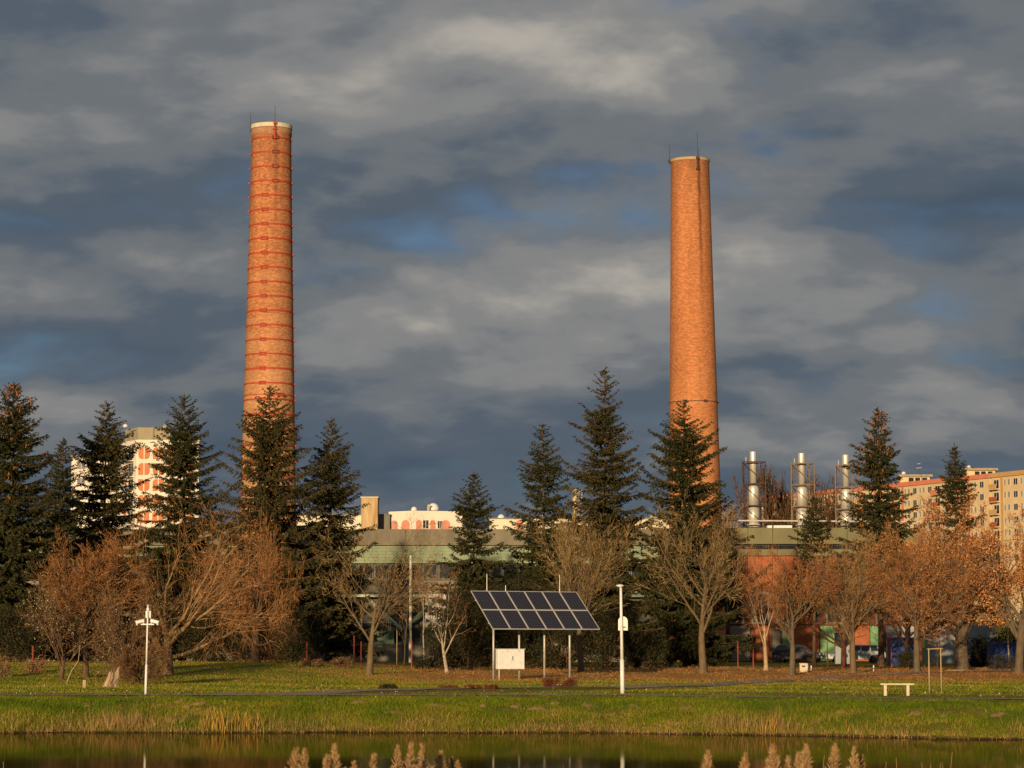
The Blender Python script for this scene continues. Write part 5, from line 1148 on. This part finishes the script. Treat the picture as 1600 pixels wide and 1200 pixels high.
# daisies and pale flecks on the lawn
nW = 260; y2 = rng.uniform(82, 112, nW); x2 = rng.uniform(-1, 1, nW) * (y2 * .2); k2 = y2 > shore(x2) + 2.5; V_, f_ = leaves(np.stack([x2, y2, terrain(x2, y2) + .12], 1)[k2], .032, rng, .9)
stuff(mkobj('daisies', mesh_np('daisies', V_, f_), wpaint))['label'] = 'tiny white daisies and pale flecks in the grass'
# yellow cattail clump on the far bank
ctm = leafmat('cattail_leaves', (.40, .26, .055), (.16, .16, .02), (.34, .19, .04), scale=2)
def cattail(px, n, hh, spread, label, seed):
    r = np.random.default_rng(seed); c0 = at(px, 1120, 82).x; Yb = float(shore(c0)) + .12; t = thing('cattail_clump', label, 'cattails', (c0, Yb, gz(c0, Yb)))
    Vv, Ff, o = [], [], 0
    b = np.stack([r.normal(0, spread, n), r.normal(.1, .15, n), np.full(n, -.1)], 1); h = hh * r.uniform(.45, 1.1, n); az = r.uniform(0, 6.28, n); ln_ = r.uniform(.03, .28, n) * h
    d = np.stack([np.cos(az), np.sin(az), 0 * az], 1); wv = np.stack([-np.sin(az + 1), np.cos(az + 1), 0 * az], 1)
    prev = None
    rows = []
    for q in (0, .35, .7, 1.0):
        c = b + d * (ln_ * q ** 2)[:, None]; c[:, 2] += h * (q - .08 * q ** 3); wq = .009 * (1 - q ** 2) + .0015; rows.append(np.stack([c - wv * wq, c + wv * wq], 1))
    A = np.stack(rows, 1).reshape(-1, 3); i = (np.arange(n) * 8)[:, None]
    f = np.concatenate([i + np.array([[2 * j, 2 * j + 1, 2 * j + 3, 2 * j + 2]]) for j in range(3)])
    stuff(mkobj('leaves', mesh_np('leaves', A, f), ctm, t)); return t
cattail(350, 120, .85, .36, 'golden yellow cattail clump at the far waterline', 5); cattail(392, 70, .8, .25, 'smaller yellow cattail tuft right of the golden clump', 6); cattail(1192, 45, .7, .2, 'sparse tan reed tuft at the waterline below the leafless trees', 7)
# near reeds: each plume is its own plant
plm = leafmat('reed_plume', (.50, .32, .15), (.36, .21, .09), (.43, .26, .12), scale=8); stm = leafmat('reed_stem', (.42, .28, .12), (.34, .21, .08), scale=4)
def reed(px, ytop, Y, seed, label, plume=True, blade=None):
    r = np.random.default_rng(seed); p = at(px, ytop, Y); zb_ = gz(p.x, Y); sgn = -1 if r.random() < .5 else 1; ben = r.uniform(.04, .12) * sgn
    bx_ = p.x - ben; t = thing('reed', label, 'reed', (bx_, Y, zb_), group='reed plumes on the near bank'); H = p.z - zb_
    ctr = lambda q: np.array([ben * q ** 3, 0, H * q])
    qs = np.linspace(0, 1, 12); P = np.array([ctr(q) for q in qs]); V_, f_ = tubes(P[:-1], P[1:], np.linspace(.006, .002, 11), np.linspace(.0055, .0015, 11), 6); mkobj('stem', mesh_np('stem', V_, f_, True), stm, t)
    if plume:
        L_ = r.uniform(.22, .30); NV = []
        for i in range(22):
            u = i / 21; q = 1 - L_ / H * (1 - u); c = ctr(min(q, 1)); rl = ( .008 + .095 * (1 - u) ** 1.0 * min(1, u * 6 + .35)) * r.uniform(.7, 1.25)
            for j in range(6):
                az = r.uniform(0, 6.28); dv = np.array([math.cos(az) + .35 * sgn, math.sin(az) * .7, .55 + .9 * u]); dv /= np.linalg.norm(dv)
                m = 13; s = r.random(m) ** .8; cc = c + dv * (s * rl)[:, None] + np.array([.1 * sgn, 0, -.45]) * ((s * rl) ** 2 * 6)[:, None]
                o = dv + r.normal(0, .32, (m, 3)) + np.array([0, 0, .2]); o /= np.linalg.norm(o, axis=1, keepdims=True); wv = np.cross(o, r.normal(size=(m, 3))); wv /= np.linalg.norm(wv, axis=1, keepdims=True)
                NV.append(np.stack([cc - wv * .0012, cc + wv * .0012, cc + o * r.uniform(.012, .032, (m, 1))], 1).reshape(-1, 3))
        NVc = np.concatenate(NV); mkobj('plume', mesh_np('plume', NVc, np.arange(len(NVc)).reshape(-1, 3)), plm, t)
    for j in range(2):
        q0 = r.uniform(.45, .75); a0 = r.uniform(0, 6.28); dv = np.array([math.cos(a0), math.sin(a0) * .5, 0]); Lb = r.uniform(.25, .42); rows = []
        for s in np.linspace(0, 1, 7): c = ctr(q0) + dv * Lb * s + np.array([0, 0, Lb * (.75 * s - .85 * s * s)]); wq = .009 * (1 - s ** 2) + .001; wv = np.array([-dv[1], dv[0], .6]); wv /= np.linalg.norm(wv); rows += [c - wv * wq, c + wv * wq]
        V_ = np.array(rows); mkobj('leaf', mesh_np('leaf', V_, np.array([[2 * i, 2 * i + 1, 2 * i + 3, 2 * i + 2] for i in range(6)]), True), stm, t)
    return t
RL = 'feathery tan reed plume rising from the near bank of the pond'
for i, (px, yt) in enumerate(((462, 1173), (476, 1175), (523, 1167), (511, 1184), (584, 1182), (621, 1169), (642, 1166), (660, 1167), (688, 1178), (706, 1188), (715, 1193), (553, 1194),
                              (1106, 1178), (1165, 1181), (1207, 1168), (1231, 1186), (1260, 1167), (1248, 1180), (1304, 1167), (1335, 1171), (1345, 1184))):
    reed(px, yt, 16.4 + (i * 37 % 17) / 9, 200 + i, RL)
for i, (px, yt) in enumerate(((1288, 1180), (1400, 1184), (1488, 1175), (1440, 1192), (1470, 1192), (1385, 1190), (5, 1190))):
    t = reed(px, yt, 16.8 + i * .12, 300 + i, 'bare curved reed stalk with no plume on the near bank', plume=False)
